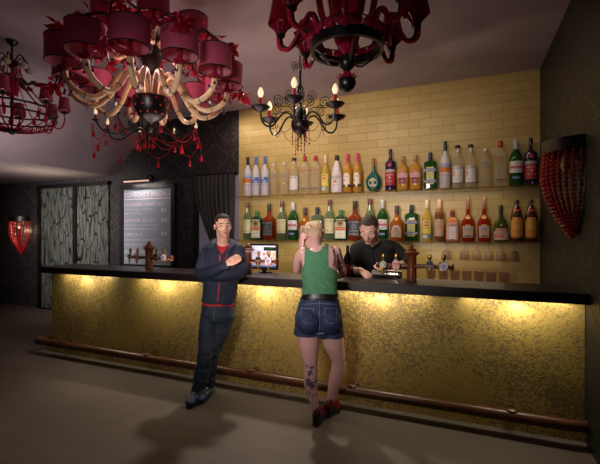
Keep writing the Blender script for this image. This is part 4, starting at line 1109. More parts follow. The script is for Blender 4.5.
MB().lathe([(.001, 2.615), (.02, 2.625), (.03, 2.645), (.09, 2.655), (.08, 2.668), (.03, 2.675), (.012, 2.69)], seg=24, lobes=6, lob=.22).build('bottom_leaf_finial', M_BLACK, D, O)
for z in (2.885, 2.805):
    MB().ring((0, 0, z), .40, [(.009, -.008), (.009, .008), (-.009, .008), (-.009, -.008)], 44).build('hoop', M_BLACK, D, O)
for k in range(24):
    a = 2 * PI * k / 24
    up = [pol(.07 + .33 * (t ** 1.7), a, 3.32 - (3.32 - 2.89) * t) for t in [i / 14 for i in range(15)]]
    dn = [pol(.06 + .335 * math.cos(t * PI / 2), a, 2.80 - .135 * math.sin(t * PI / 2)) for t in [i / 10 for i in range(11)]]
    if k % 2 == 0: MB().beads(up, .0085, 1.25, 0, 6, 4).build('bead_strand', M_REDB, D, O)
    MB().beads(dn, .0085, 1.2, 0, 6, 4).build('bead_strand', M_REDB, D, O)
for k in range(8):
    a = R(45 * k + 5)
    o = MB().tube(path([(.40, 2.84), (.37, 2.78), (.40, 2.73), (.45, 2.75), (.475, 2.83), (.47, 2.89)], a), .008, 6).build('arm', M_RED, D, O)
    c = pol(.47, a, 2.89)
    lf = MB()
    for j in range(7):
        an = 2 * PI * j / 7; leaf(lf, c, V((math.cos(an), math.sin(an), .35)), .055, .016, 0)
    lf.lathe([(.01, 0), (.012, .05)], c, 8).build('leaf_collar', M_BLACK, o, O)
    drum(o, c + V((0, 0, .045)), .062, .135, O, .046, mat('pink_trim', '#8c2038'))
    MB().ball(c + V((0, 0, .08)), (.014, .014, .03), 0, 8, 6).build('bulb', M_BULB, o, O)
    MB().drop(pol(.30, a + .2, 2.89), .022, .10).build('crystal_drop', M_REDB, D, O)

# ---- E: black scroll chandelier with red bead swags, behind A
p_ = vp(149, 125, 5.0)
EX, EY = p_.x, p_.y
E_ = thing('chandelier', 'black scrolled chandelier with flame bulbs and red bead swags, below the cream-armed one', 'chandelier', (EX, EY, CZ + 0.0))
canopy(E_, .06)
chain(MB(), 3.20, 3.54, .022).build('chain', M_IRON, E_, O)
MB().lathe([(.02, 2.770), (.045, 2.810), (.05, 2.850), (.02, 2.890), (.015, 3.1), (.03, 3.13), (.012, 3.20)], seg=18).build('stem', M_BLACK, E_, O)
ER = .64
for k in range(8):
    a = R(45 * k + 10)
    o = MB().tube(path([(.03, 2.830), (.12, 2.890), (.24, 2.870), (.38, 2.790), (.52, 2.810), (ER - .04, 2.910)], a), .009, 6).build('arm', M_IRON, E_, O)
    MB().tube(spiral(.17, 2.930, .06, 1.7, a, -1.3, 1), .006, 5).build('scroll', M_IRON, o, O)
    MB().tube(spiral(.36, 2.870, .055, 1.7, a, 2.670, -1), .006, 5).build('scroll', M_IRON, o, O)
    c = pol(ER - .04, a, 2.910)
    MB().lathe([(.01, -.005), (.04, .01), (.042, .016), (.01, .015)], c, 14).build('drip_pan', M_IRON, o, O)
    MB().lathe([(.014, .01), (.014, .075)], c, 10).build('candle', M_CANDLE, o, O)
    MB().lathe([(.008, .075), (.019, .095), (.020, .11), (.010, .145), (.002, .165)], c, 10).build('bulb', M_BULB, o, O)
    a1 = R(45 * (k + 1) + 10)
    P = [pol(ER, a + (a1 - a) * t, 2.870 - .22 * math.sin(PI * t)) for t in [i / 24 for i in range(25)]]
    MB().beads(P, .007, 1.7, 0, 6, 4).build('bead_swag', M_REDB, E_, O)
    mid = pol(ER, (a + a1) / 2, 2.650)
    MB().beads([mid, mid - V((0, 0, .05))], .007, 1.3, 0, 6, 4).drop(mid - V((0, 0, .04)), .023, .105, 0, 10).build('crystal_drop', M_REDB, E_, O)
    q = pol(ER - .02, a, 2.870)
    MB().beads([q, q - V((0, 0, .06))], .008, 1.3, 0, 6, 4).drop(q - V((0, 0, .055)), .022, .10, 0, 10).build('crystal_drop', M_REDB, E_, O)
    P = [pol(.10 + (ER - .12) * t, a, 2.770 + .08 * t - .10 * math.sin(PI * t)) for t in [i / 20 for i in range(21)]]
    MB().beads(P, .0062, 1.8, 0, 6, 4).build('bead_swag', M_REDB, E_, O)
for k in range(8):
    a = 2 * PI * k / 8
    MB().beads([pol(.06, a, 2.790), pol(.06, a, 2.720)], .007, 1.3, 0, 5, 4).drop(pol(.06, a, 2.720), .013, .06).build('crystal_drop', M_REDB, E_, O)

# light given off by the chandelier bulbs
for (x, y, z, e, s_, col) in ((AX, AY, 3.0, 24, .25, (1.0, .62, .62)), (AX, AY, 2.45, 4, .2, (1, .7, .6)), (CX, CY, 2.98, 8, .25, (1.0, .72, .50)), (DX, DY, 3.24, 16, .012, (1.0, .72, .74)), (BX, BY, 3.55, 2, .05, (1.0, .6, .6))):
    lamp('chandelier_light', 'POINT', (x, y, z), e, col, s_)
# ================================================================== PEOPLE
DEPS = lambda: bpy.context.evaluated_depsgraph_get()
def solid(mb, voxel, smooth=4, fac=.5):
    """weld the overlapping volumes of a builder into one continuous skin"""
    me = bpy.data.meshes.new('w'); me.from_pydata([V(p) for p in mb.v], [], mb.f); me.update()
    ob = bpy.data.objects.new('w', me); COL.objects.link(ob)
    r = ob.modifiers.new('r', 'REMESH'); r.mode = 'VOXEL'; r.voxel_size = voxel
    s = ob.modifiers.new('s', 'SMOOTH'); s.iterations = smooth; s.factor = fac
    bpy.context.view_layer.update()
    out = bpy.data.meshes.new_from_object(ob.evaluated_get(DEPS()))
    vs = [v.co.copy() for v in out.vertices]; fs = [tuple(p.vertices) for p in out.polygons]
    nr = [v.normal.copy() for v in out.vertices]
    bpy.data.objects.remove(ob); bpy.data.meshes.remove(me); bpy.data.meshes.remove(out)
    return vs, fs, nr
def skin(mb, pts, r, seg=12, flat=1.0):
    """limb: tapered chain with round ends"""
    P = bez(pts, 4); n = len(P)
    rr = []
    for i in range(n):
        t = i / (n - 1) * (len(r) - 1); k = min(int(t), len(r) - 2); rr.append(r[k] + (r[k + 1] - r[k]) * (t - k))
    mb.tube(P, rr, seg, 0, flat)
    mb.ball(P[0], rr[0] * .98, 0, 10, 8); mb.ball(P[-1], rr[-1] * .98, 0, 10, 8)
def px(x, y, Z): return vp(x, y, Z)
def loft(mb, secs, rt, n=24, ex=2.3):
    """torso: sections (centre, half width, half depth), width along rt"""
    C = [V(s[0]) for s in secs]
    vs = []
    for i, (c, a, b) in enumerate(secs):
        t = (C[min(i + 1, len(C) - 1)] - C[max(i - 1, 0)]).normalized()
        d = t.cross(rt).normalized(); r_ = d.cross(t).normalized()
        for k in range(n):
            q = 2 * PI * k / n; cq, sq = math.cos(q), math.sin(q)
            vs.append(V(c) + r_ * (a * math.copysign(abs(cq) ** (2 / ex), cq)) + d * (b * math.copysign(abs(sq) ** (2 / ex), sq)))
    fs = [(i * n + k, i * n + (k + 1) % n, (i + 1) * n + (k + 1) % n, (i + 1) * n + k) for i in range(len(secs) - 1) for k in range(n)]
    fs += [tuple(range(n - 1, -1, -1)), tuple((len(secs) - 1) * n + k for k in range(n))]
    mb.add(vs, fs)
class Head:
    def __init__(s, chin, H, fwd, up):
        s.o = V(chin); s.H = H; s.f = V(fwd).normalized(); s.u = (V(up) - s.f * V(up).dot(s.f)).normalized(); s.r = s.f.cross(s.u)
        s.M = Matrix((s.r, s.f, s.u)).transposed()
    def __call__(s, x, y, z): return s.o + s.M @ V((x, y, z)) * s.H
    def inv(s, p): return s.M.transposed() @ (V(p) - s.o) / s.H
    def e(s, mb, c, r, m=0, seg=20, rings=14): mb.ball(s(*c), tuple(k * s.H for k in r), m, seg, rings, s.M)
    def ch(s, mb, pts, r): skin(mb, [s(*p) for p in pts], [k * s.H for k in r], 10)
    def volume(s, mb, jaw=1.0):
        s.e(mb, (0, -.07, .66), (.325, .41, .345))
        s.e(mb, (0, .10, .42), (.265, .275, .36))
        s.e(mb, (0, .06, .26), (.225 * jaw, .25, .22))
        s.e(mb, (0, .23, .10), (.115, .10, .095))
        s.e(mb, (0, .30, .235), (.13, .085, .10))
        for q in (-1, 1):
            s.e(mb, (q * .18, .22, .40), (.095, .10, .09))
            s.e(mb, (q * .335, -.06, .47), (.035, .085, .13))
            s.e(mb, (q * .05, .405, .365), (.05, .05, .042))
        s.ch(mb, [(0, .345, .56), (0, .40, .46), (0, .46, .385)], [.04, .045, .058])
        s.ch(mb, [(-.20, .285, .565), (0, .345, .585), (.20, .285, .565)], [.05, .05, .05])
    def face(s, mb, mi, gaze=(0, 0), closed=False, bw=1.0):
        """eyes, brows, lips: material slots mi = (white, iris, dark, lip)"""
        for q in (-1, 1):
            if not closed:
                s.e(mb, (q * .135, .292, .50), (.062, .055, .034), mi[0], 12, 8)
                s.e(mb, (q * .135 + gaze[0], .338, .50 + gaze[1]), (.028, .016, .028), mi[1], 10, 6)
            n0 = len(mb.f)
            mb.tube([s(q * .195, .30, .525), s(q * .135, .338, .538), s(q * .075, .33, .52)], [.012 * s.H, .014 * s.H, .010 * s.H], 6, mi[2])
            mb.tube([s(q * .225, .27, .60), s(q * .15, .345, .625), s(q * .06, .365, .600)], [.014 * s.H * bw, .022 * s.H * bw, .018 * s.H * bw], 6, mi[2])
        mb.tube([s(-.105, .33, .222), s(-.04, .385, .238), s(0, .387, .232), s(.04, .385, .238), s(.105, .33, .222)], [.008 * s.H, .020 * s.H, .018 * s.H, .020 * s.H, .008 * s.H], 7, mi[3])
        mb.tube([s(-.095, .335, .212), s(0, .388, .196), s(.095, .335, .212)], [.008 * s.H, .026 * s.H, .008 * s.H], 7, mi[3])
        mb.tube([s(-.10, .345, .217), s(0, .402, .216), s(.10, .345, .217)], .005 * s.H, 5, mi[2])
    def hair(s, mask, grow, nse, nsc, seg=64, rings=44):
        mb = MB(); vs = []; fs = []
        for i in range(rings + 1):
            th = PI * i / rings
            for k in range(seg):
                q = 2 * PI * k / seg
                d = V((math.sin(th) * math.cos(q), math.sin(th) * math.sin(q), math.cos(th)))
                p = V((d.x * .325, d.y * .41 - .07, d.z * .345 + .66))
                m = mask(p, d)
                g = 1 + grow * m - .16 * (1 - m) + nse * m * noise.noise(d * nsc)
                vs.append(s(d.x * .325 * g, d.y * .41 * g - .07, d.z * .345 * g + .66))
        for i in range(rings):
            for k in range(seg):
                k2 = (k + 1) % seg
                fs.append((i * seg + k, (i + 1) * seg + k, (i + 1) * seg + k2, i * seg + k2))
        return mb.add(vs, fs)
def clamp(x, a=0.0, b=1.0): return max(a, min(b, x))
def hand(mb, wrist, dirn, nrm, L, curl=(.35, .4, .45, .5), side=1, thumb=.6, spread=.12):
    """palm and five bent fingers; dirn towards the fingertips, nrm out of the back of the hand, side = where the thumb is"""
    d = V(dirn).normalized(); n = (V(nrm) - d * V(nrm).dot(d)).normalized(); s_ = d.cross(n).normalized() * side
    w = V(wrist)
    M = Matrix((s_, d, n)).transposed()
    mb.ball(w + d * L * .26, (L * .225, L * .30, L * .085), 0, 14, 10, M)
    mb.ball(w + d * L * .42, (L * .215, L * .12, L * .075), 0, 12, 8, M)
    skin(mb, [w - d * L * .12, w + d * L * .15], [L * .135, L * .15], 10)
    for i, (off, ln) in enumerate(((.165, .43), (.058, .49), (-.052, .45), (-.155, .35))):
        b = w + d * L * .46 + s_ * L * off
        c = curl[i]; q = d * math.cos(c * .3) + s_ * (spread * off * 4)
        P = [b - d * L * .08, b]; a_ = 0
        for f_ in (.45, .32, .23):
            a_ += c
            P.append(P[-1] + (q * math.cos(a_) - n * math.sin(a_)).normalized() * L * ln * f_)
        r0 = L * .052
        skin(mb, P, [r0 * 1.1, r0 * 1.08, r0, r0 * .92, r0 * .8], 8)
    t0 = w + d * L * .12 + s_ * L * .14
    skin(mb, [t0, t0 + (d * .6 + s_ * thumb) * L * .24, t0 + (d * 1.0 + s_ * thumb * .9 - n * .15) * L * .42, t0 + (d * 1.25 + s_ * thumb * .65 - n * .3) * L * .53], [L * .085, L * .068, L * .058, L * .048], 8)
def body_build(name, parent, org, geo, mats, pick, extra=None):
    vs, fs, nr = geo
    mb = MB(); mb.v = [tuple(v) for v in vs]; mb.f = list(fs)
    mb.m = [pick(sum((vs[i] for i in f), V()) / len(f)) for f in fs]
    if extra: mb.add(extra.v, extra.f); mb.m[-len(extra.f):] = extra.m
    return mb.build(name, mats, parent, org, ang=80)
def wrap(name, parent, org, geo, keep, off, m, th=.004):
    """garment: the part of the skin where keep(p) holds, lifted by off, with turned-in edges"""
    vs, fs, nr = geo
    sel = [f for f in fs if keep(sum((vs[i] for i in f), V()) / len(f))]
    used = sorted({i for f in sel for i in f}); ix = {i: k for k, i in enumerate(used)}
    mb = MB(); n = len(used)
    outer = [vs[i] + nr[i] * off for i in used]; inner = [vs[i] + nr[i] * (off - th) for i in used]
    F = [tuple(ix[i] for i in f) for f in sel]
    ed = {}
    for f in F:
        for a, b in zip(f, f[1:] + f[:1]): ed[(a, b)] = 1
    rim = [(b, a, a + n, b + n) for (a, b) in ed if (b, a) not in ed]
    mb.add(outer + inner, F + [tuple(i + n for i in reversed(f)) for f in F] + rim)
    return mb.build(name, m, parent, org, ang=80)
class Snap:
    def __init__(s, *geos):
        vs = []; fs = []
        for g in geos:
            o = len(vs); vs += g[0]; fs += [tuple(i + o for i in f) for f in g[1]]
        s.b = BVHTree.FromPolygons(vs, fs)
    def __call__(s, x, y, off=.003):
        o = V((0, 0, EYE)); d = (vp(x, y, 3) - o).normalized()
        h = s.b.ray_cast(o, d)
        return h[0] + h[1] * off if h[0] else vp(x, y, 3.9)

SKIN1 = mat('skin_tan', '#cf9f86', 0.5, vary=.06, bscale=30)
SKIN2 = mat('skin_pink', '#cfa09a', 0.45, vary=.05, bscale=25)
SKIN3 = mat('skin_fair', '#e0b39c', 0.5, vary=.05, bscale=30)
STUB = mat('skin_stubble', '#b88f7b', 0.6, vary=.12, bscale=200)
EYEW = mat('eye_white', '#b9b0aa', 0.3); IRIS = mat('eye_dark', '#2a1c14', 0.2); BROW = mat('dark_brow', '#20150f', 0.7); LIP = mat('lip_rose', '#a1514a', 0.45)
NAVYC = mat('navy_hoodie_cloth', '#161f35', 0.8, bump=.25, bscale=60, vary=.15)
REDC = mat('red_cotton', '#a8151f', 0.75)
DENIM = mat('dark_denim', '#152233', 0.75, bump=.3, bscale=45, vary=.35)
TOCAM = lambda p: (V((0, 0, EYE)) - V(p)).normalized()

# ---------------------------------------------------------------- 1. the man leaning on the bar
mo = px(199, 400, 3.80); mo.z = 0
man = thing('person', 'dark-haired man in navy hoodie and jeans leaning against the bar with crossed arms', 'person', mo)
mf = TOCAM(px(220, 262, 3.95)); mf.z = 0; mf.normalize()
mr = V((0, 0, 1)).cross(mf).normalized()          # towards the viewer's right when facing the camera
if mr.dot(V((CC, SS, 0))) < 0: mr = -mr
hf = (mf * math.cos(R(12)) + mr * math.sin(R(12)))
H1 = Head(px(223.6, 237.9, 3.89), .236, hf + V((0, 0, -.06)), V((0, 0, 1)) + mr * -.06)
b = MB(); H1.volume(b, 1.05)
skin(b, [H1(0, -.12, .30), px(223.2, 241, 3.97), px(222.6, 248, 3.99)], [.062, .060, .075], 14)
TS = [(px(222.8, 244.5, 3.99), .10, .06), (px(222.8, 249, 3.99), .155, .09), (px(223, 256, 3.98), .165, .105), (px(222.5, 268, 3.97), .160, .112), (px(221, 282, 3.96), .150, .108), (px(220, 294, 3.95), .145, .108), (px(219.2, 304, 3.94), .155, .112), (px(218, 314, 3.93), .160, .12), (px(217, 320, 3.93), .13, .11)]
loft(b, TS, mr)
LEGL = [px(210.5, 314, 3.92), px(208, 332, 3.88), px(206, 352, 3.80), px(203, 370, 3.80), px(199.5, 391, 3.79)]
LEGR = [px(225.5, 314, 3.94), px(220, 332, 3.92), px(212.5, 352, 3.88), px(209.8, 370, 3.90), px(207.5, 389, 3.92)]
for L_ in (LEGL, LEGR): skin(b, L_, [.085, .078, .058, .052, .04], 14)
ARL = [px(208.8, 250.5, 3.97), px(203.5, 263, 3.97), px(200.8, 274.5, 3.92), px(213, 271.5, 3.80), px(226, 264.2, 3.80)]
ARR = [px(237.8, 250, 3.97), px(241, 261, 3.97), px(241, 272.5, 3.90), px(226, 275, 3.83), px(211, 275.8, 3.83)]
for A_ in (ARL, ARR): skin(b, A_, [.055, .048, .042, .038, .030], 12)
hand(b, px(227.0, 263.4, 3.795), px(235.5, 258, 3.80) - px(227, 263.4, 3.795), mf + V((0, 0, .25)), .160, (.22, .26, .30, .34), side=1, thumb=.35, spread=.03)
mgeo = solid(b, .0055, 3)
ex = MB(); H1.face(ex, (2, 3, 4, 5), gaze=(.018, 0))
def pickm(p):
    q = H1.inv(p)
    if .0 < q.z < .33 and q.y > -.06 and abs(q.x) < .36 and not (abs(q.x) < .09 and .27 < q.z) and (q.z < .16 or abs(q.x) > .15 or .26 < q.z < .29) and (q.z < .30 - .0 * q.y or q.y < .12): return 1
    return 0
body_build('body', man, mo, mgeo, [SKIN1, STUB, EYEW, IRIS, BROW, LIP], pickm, ex)
def mask1(p, d):
    line = .80 if p.y > .12 else (.80 - (.12 - p.y) * 1.3 if p.y > -.12 else .50 - (-.12 - p.y) * .9)
    if abs(p.x) > .20 and -.05 < p.y < .2: line = min(line, .68 if p.y > .05 else .50)
    return clamp((p.z - line) / .05 + .5)
H1.hair(mask1, .035, .02, 9).build('hair', mat('dark_cropped_hair', '#1a110c', 0.8, bump=.5, bscale=150), man, mo, ang=80)
# hoodie
j = MB()
loft(j, [(px(222.8, 243.5, 4.0), .115, .07), (px(222.8, 248, 3.99), .175, .108), (px(223, 256, 3.98), .188, .128), (px(222.5, 268, 3.97), .183, .135), (px(221, 282, 3.96), .172, .130), (px(219.8, 294, 3.95), .165, .130), (px(219.2, 301, 3.94), .170, .132), (px(218.8, 303.5, 3.94), .166, .128)], mr)
skin(j, [px(222.8, 246, 4.02), px(212, 248.6, 3.98), px(207.5, 252, 3.97)], [.06, .066, .066])
skin(j, [px(222.8, 246, 4.02), px(234, 248, 3.98), px(238.6, 251.5, 3.97)], [.06, .066, .066])
skin(j, ARL[:4] + [px(224.5, 265.2, 3.80)], [.070, .064, .060, .053, .043], 14)
skin(j, ARR[:4] + [px(207, 276.3, 3.86)], [.070, .064, .062, .054, .044], 14)
for q in range(3):     # creases at the elbows
    skin(j, [px(203 + q * 2, 277 - q, 3.87), px(208 + q * 3, 274 - q * 1.5, 3.78)], [.018, .014], 8)
jgeo = solid(j, .007, 5)
jv, jf, jn = jgeo
for i, v in enumerate(jv):                      # cloth folds
    k = noise.noise(V((v.x * 9, v.y * 9, v.z * 16))) * .006 + noise.noise(v * 26) * .0025
    jv[i] = v + jn[i] * k
def keepj(p):      # open V at the neck
    q = (p - px(222.0, 262, 3.86)); u = q.dot(mr); z = p.z - px(222, 254.5, 3.86).z
    return not (z > 0 and (p - px(222.8, 248, 3.99)).dot(mf) > .02 and abs(u - .004) < .012 + z * .52)
hj = wrap('hoodie', man, mo, (jv, jf, jn), keepj, 0, NAVYC, .006)
s1 = Snap(jgeo)
MB().tube([s1(219.8 + .04 * math.sin(y), y, .004) for y in (254.5, 256, 258, 260, 262)], .0065, 6).build('zip', mat('red_zip_tape', '#b5182c', 0.6), hj, mo)
zp = MB().tube([s1(219.3 - (y - 283) * .08, y, .003) for y in range(282, 303, 2)], .0055, 6)
zp.build('zip', mat('red_zip_tape', '#b5182c', 0.6), hj, mo)
pp_ = MB(); pp_.tube([s1(225.6 + (y - 247) * -.12 + 3.6 * math.cos((y - 245) / 12), y, .004) for y in range(246, 262, 2)], .0045, 6)
pp_.build('piping', mat('red_zip_tape', '#b5182c', 0.6), hj, mo)
hd = MB()           # hood lying round the neck
for q in (-1, 1):
    P = [px(222.8, 242.5, 4.07), px(222.8 + q * 8.0, 242.8, 4.03), px(222.6 + q * 10.0, 246, 3.95), px(222.4 + q * 6.2, 251, 3.875), px(221 + q * 1.6, 255, 3.86)]
    skin(hd, P, [.045, .042, .034, .024, .012], 12)
hg = solid(hd, .006, 4)
body_build('hood', hj, mo, hg, [NAVYC], lambda p: 0)
lg = MB(); lg.tube([px(222.8 - 8.6, 242.9, 3.985), px(222.6 - 10.4, 246.4, 3.915)], [.014, .010], 8); lg.build('hood_lining', mat('grey_hood_lining', '#8b8c94', 0.8), hj, mo)
# red shirt: at the neck and below the hoodie hem
wrap('shirt', man, mo, mgeo, lambda p: px(220, 306, 3.93).z < p.z < px(222.7, 247.2, 3.9).z + .012 * abs((p - px(222.8, 247, 3.9)).dot(mr)) / .05 and (p - px(222.5, 262, 3.9)).dot(mr) ** 2 < .0085 and (p - px(222.8, 262, 3.97)).dot(mf) > -.2 and not (p - px(222, 266, 3.97)).dot(mf) > .118, .010, REDC)
sh_ = MB(); loft(sh_, [(px(219.4, 300, 3.94), .163, .124), (px(219.3, 303.6, 3.94), .166, .128), (px(219.3, 304.2, 3.94), .164, .126)], mr); sh_.build('shirt_hem', REDC, man, mo)
# jeans
t_ = MB()
loft(t_, [(px(219.2, 301, 3.94), .158, .118), (px(218.6, 308, 3.94), .166, .125), (px(218, 316, 3.93), .168, .13), (px(217, 322, 3.92), .135, .11)], mr)
skin(t_, LEGL[:4] + [px(199, 390, 3.79)], [.098, .094, .074, .073, .070], 16)
skin(t_, LEGR[:4] + [px(207.3, 388.5, 3.92)], [.098, .092, .074, .070, .068], 16)
tg = solid(t_, .0075, 5)
tv, tf, tn = tg
for i, v in enumerate(tv):
    low = clamp((.75 - v.z) / .6)
    tv[i] = v + tn[i] * ((noise.noise(V((v.x * 12, v.y * 12, v.z * 22))) * .008 + noise.noise(v * 34) * .003) * (.45 + .8 * low))
jn_ = body_build('jeans', man, mo, (tv, tf, tn), [DENIM], lambda p: 0)
st = Snap((tv, tf, tn))
MB().tube([st(214.5 - (y - 306) * .05, y, .002) for y in range(306, 322, 3)], .004, 5).build('fly_seam', mat('denim_seam', '#5a5a58', .8), jn_, mo)
for L_, d_ in ((px(199, 390, 3.79), 0), (px(207.3, 388.5, 3.92), 1)):
    MB().lathe([(.066, -.022), (.074, -.020), (.075, .020), (.067, .022)], L_ + V((0, 0, -.01)), 24).build('cuff', mat('grey_turn_up', '#4b4f57', .8, bump=.2), jn_, mo)
def shoe(parent, org, heel, toe, up, m, sole, L=.29, W=.05):
    d = (V(toe) - V(heel)); d.z = 0; d.normalize(); s_ = d.cross(V((0, 0, 1)))
    h = V(heel); h.z = 0
    P = lambda a, b_, z: h + d * a + s_ * b_ + V((0, 0, z))
    u = MB()
    M3 = Matrix((s_, d, V((0, 0, 1)))).transposed()
    u.ball(P(.055, 0, .052), (W * .86, .07, .055), 0, 14, 10, M3); u.ball(P(.05, 0, .085), (W * .8, .052, .04), 0, 14, 10, M3)
    u.ball(P(L * .45, 0, .055), (W * .88, .10, .048), 0, 14, 10, M3); u.ball(P(L * .76, .004, .044), (W, .085, .037), 0, 14, 10, M3)
    g = solid(u, .006, 4)
    o = body_build('shoe', parent, org, g, [m], lambda p: 0)
    so = MB(); N = 20; ring = []
    for k in range(N):
        q = 2 * PI * k / N
        a = L * .49 + L * .53 * math.cos(q); wd = W * (.86 + .2 * clamp((a / L - .3) * 2))
        ring.append((a, wd * math.copysign(abs(math.sin(q)) ** .75, math.sin(q))))
    so.add([P(a, b_, .001) for a, b_ in ring] + [P(a, b_, .030) for a, b_ in ring], [tuple(range(N - 1, -1, -1)), tuple(range(N, 2 * N))] + [(i, (i + 1) % N, N + (i + 1) % N, N + i) for i in range(N)])
    so.build('sole', sole, o, org)
    return o, P
BLUE = mat('blue_trainer', '#142a56', 0.55); YEL = mat('yellow_stripe', '#c8a52a', 0.5); SOLE = mat('dark_sole', '#15161a', .7)
for hl_, tt in ((px(200, 396, 3.88), px(190, 404, 3.62)), (px(209.5, 394.5, 3.96), px(201, 402, 3.72))):
    o, P = shoe(man, mo, hl_, tt, None, BLUE, SOLE if hl_[0] < 0 and tt[0] < px(195, 404, 3.6)[0] else mat('grey_sole', '#70727a', .7))
    mk = MB()
    for a in (.135, .16, .185): mk.tube([P(a, -.042, .062), P(a - .01, -.02, .096 - (a - .135) * .3), P(a, .02, .097 - (a - .135) * .3), P(a, .042, .062)], .005, 5)
    mk.build('laces', YEL, o, mo)

# ---------------------------------------------------------------- 2. the woman at the bar, seen from behind
wo = px(324, 421, 3.36); wo.z = 0
wom = thing('person', 'woman in green tank top and denim shorts seen from behind, elbows on the bar', 'person', wo)
wb = -TOCAM(px(318, 270, 3.35)); wb.z = 0; wb.normalize()       # she faces away from the camera
wr = V((0, 0, 1)).cross(-wb).normalized()
if wr.dot(V((CC, SS, 0))) < 0: wr = -wr
# her head hangs forward and a little to the left
H2 = Head(px(314.0, 249.5, 3.50), .235, wb * .75 - wr * .30 + V((0, 0, -.52)), V((0, 0, 1)) + wb * .55)
b = MB(); H2.volume(b, .95)
skin(b, [H2(0, -.16, .30), px(315.5, 247.5, 3.42), px(317.5, 254, 3.40)], [.052, .050, .065], 14)
loft(b, [(px(318.5, 247.5, 3.42), .085, .05), (px(319.5, 251, 3.41), .155, .075), (px(319.5, 258, 3.40), .160, .095), (px(319.5, 268, 3.39), .150, .105), (px(319.8, 280, 3.36), .140, .10), (px(320, 291, 3.33), .136, .096), (px(319.4, 304, 3.32), .158, .112), (px(318.6, 318, 3.33), .188, .125), (px(318.8, 328, 3.34), .165, .115), (px(319.5, 333, 3.35), .10, .08)], wr)
WL = [px(308.0, 328, 3.34), px(309.0, 345, 3.33), px(310.5, 366, 3.31), px(310.8, 383, 3.30), px(314.8, 405, 3.31), px(316.0, 416, 3.33)]
WR = [px(330.5, 328, 3.35), px(334.0, 345, 3.37), px(338.6, 362, 3.40), px(334.6, 383, 3.44), px(330.4, 402, 3.49), px(328.5, 412, 3.50)]
skin(b, WL, [.098, .088, .056, .058, .034, .033], 16); skin(b, WR, [.098, .088, .056, .055, .034, .033], 16)
AL2 = [px(303.6, 252.5, 3.40), px(298.6, 259, 3.46), px(297.4, 270, 3.58), px(300.2, 259, 3.60), px(302.4, 248.5, 3.56)]
AR2 = [px(335.4, 251.5, 3.41), px(339.0, 261, 3.48), px(342.6, 273.6, 3.60), px(334, 275.0, 3.70), px(322, 275.2, 3.76)]
skin(b, AL2, [.048, .041, .036, .032, .025], 14); skin(b, AR2, [.050, .043, .038, .033, .025], 14)
hand(b, px(302.2, 249.0, 3.56), V((0, 0, 1)) + wr * -.05, -wr - wb * .5, .17, (.3, .4, .5, .6), side=-1, thumb=.5)
hand(b, px(322.5, 275.2, 3.76), -wr + wb * .3, V((0, 0, 1)), .17, (.15, .2, .2, .25), side=1, thumb=.5)
# buttock and calf fullness
for p_, r_ in ((px(308.5, 320, 3.27), .085), (px(329.5, 320, 3.28), .085)): b.ball(p_, r_, 0, 14, 10)
wg = solid(b, .0055, 4)
ex = MB(); H2.face(ex, (1, 2, 3, 4))
def pickw(p):
    n = noise.noise(p * 28) + .5 * noise.noise(p * 60)
    # dark tattoo on the left calf and on the right upper arm
    c = p - px(311.5, 382, 3.25)
    if .20 < p.z < .56 and abs(c.dot(wr) - .004 * math.sin(p.z * 60)) < .045 + .0 and p.dot(wr) < px(319.5, 380, 3.3).dot(wr) and (abs(p.z - px(311, 382, 3.25).z) < .13) and (p - px(311, 382, 3.30)).dot(wb) < .02 and n > .06: return 5
    a = p - px(340, 262, 3.48)
    if a.length < .17 and a.dot(wr) > -.05 + .25 * a.z * -1 - .05 and p.dot(wr) > px(335.8, 255, 3.42).dot(wr) and n > .10: return 6
    return 0
body_build('body', wom, wo, wg, [SKIN2, EYEW, IRIS, BROW, LIP, mat('calf_tattoo', '#564a58', .5), mat('arm_tattoo', '#7a5560', .5)], pickw, ex)
def mask2(p, d):
    line = .78 if p.y > .15 else (.78 - (.15 - p.y) * 1.4 if p.y > -.1 else .43 - (-.1 - p.y) * .9)
    return clamp((p.z - line) / .06 + .5)
hb = H2.hair(mask2, .085, .085, 5.5)
random.seed(5)
hbm = MB(); hbm.v, hbm.f, hbm.m = hb.v, hb.f, [0] * len(hb.f)
for k in range(46):                                # pinned, wavy locks over the crown
    a = random.uniform(-1.15, 1.15); b0 = random.uniform(-.1, 1.0)
    P = []
    for i in range(6):
        t = i / 5; q = b0 + .75 * t; aa = a + .35 * math.sin(t * 4 + k) + .25 * t
        g = 1.09 + .035 * math.sin(t * PI)
        P.append(H2(.325 * g * math.sin(aa) * math.cos(q * .55), (-.41 * g * math.cos(aa) * math.cos(q)) - .07, .66 + .345 * g * math.sin(q)))
    hbm.tube(bez(P, 3), [.006 + .010 * math.sin(PI * min(1, (i + .6) / 17)) for i in range(16)], 6, k % 2)
hbm.build('hair', [mat('ash_blonde_hair', '#b09274', 0.55, bump=.6, bscale=120, vary=.3), mat('light_blonde_hair', '#d2b48a', 0.5, bump=.4, bscale=120)], wom, wo, ang=80)
GREEN = mat('green_jersey', '#457a56', 0.8, bump=.2, bscale=70, vary=.1)
zb, zn = px(319, 294.5, 3.3).z, px(316, 248.0, 3.36).z
xc = lambda x, y, Z=3.36: px(x, y, Z).dot(wr)
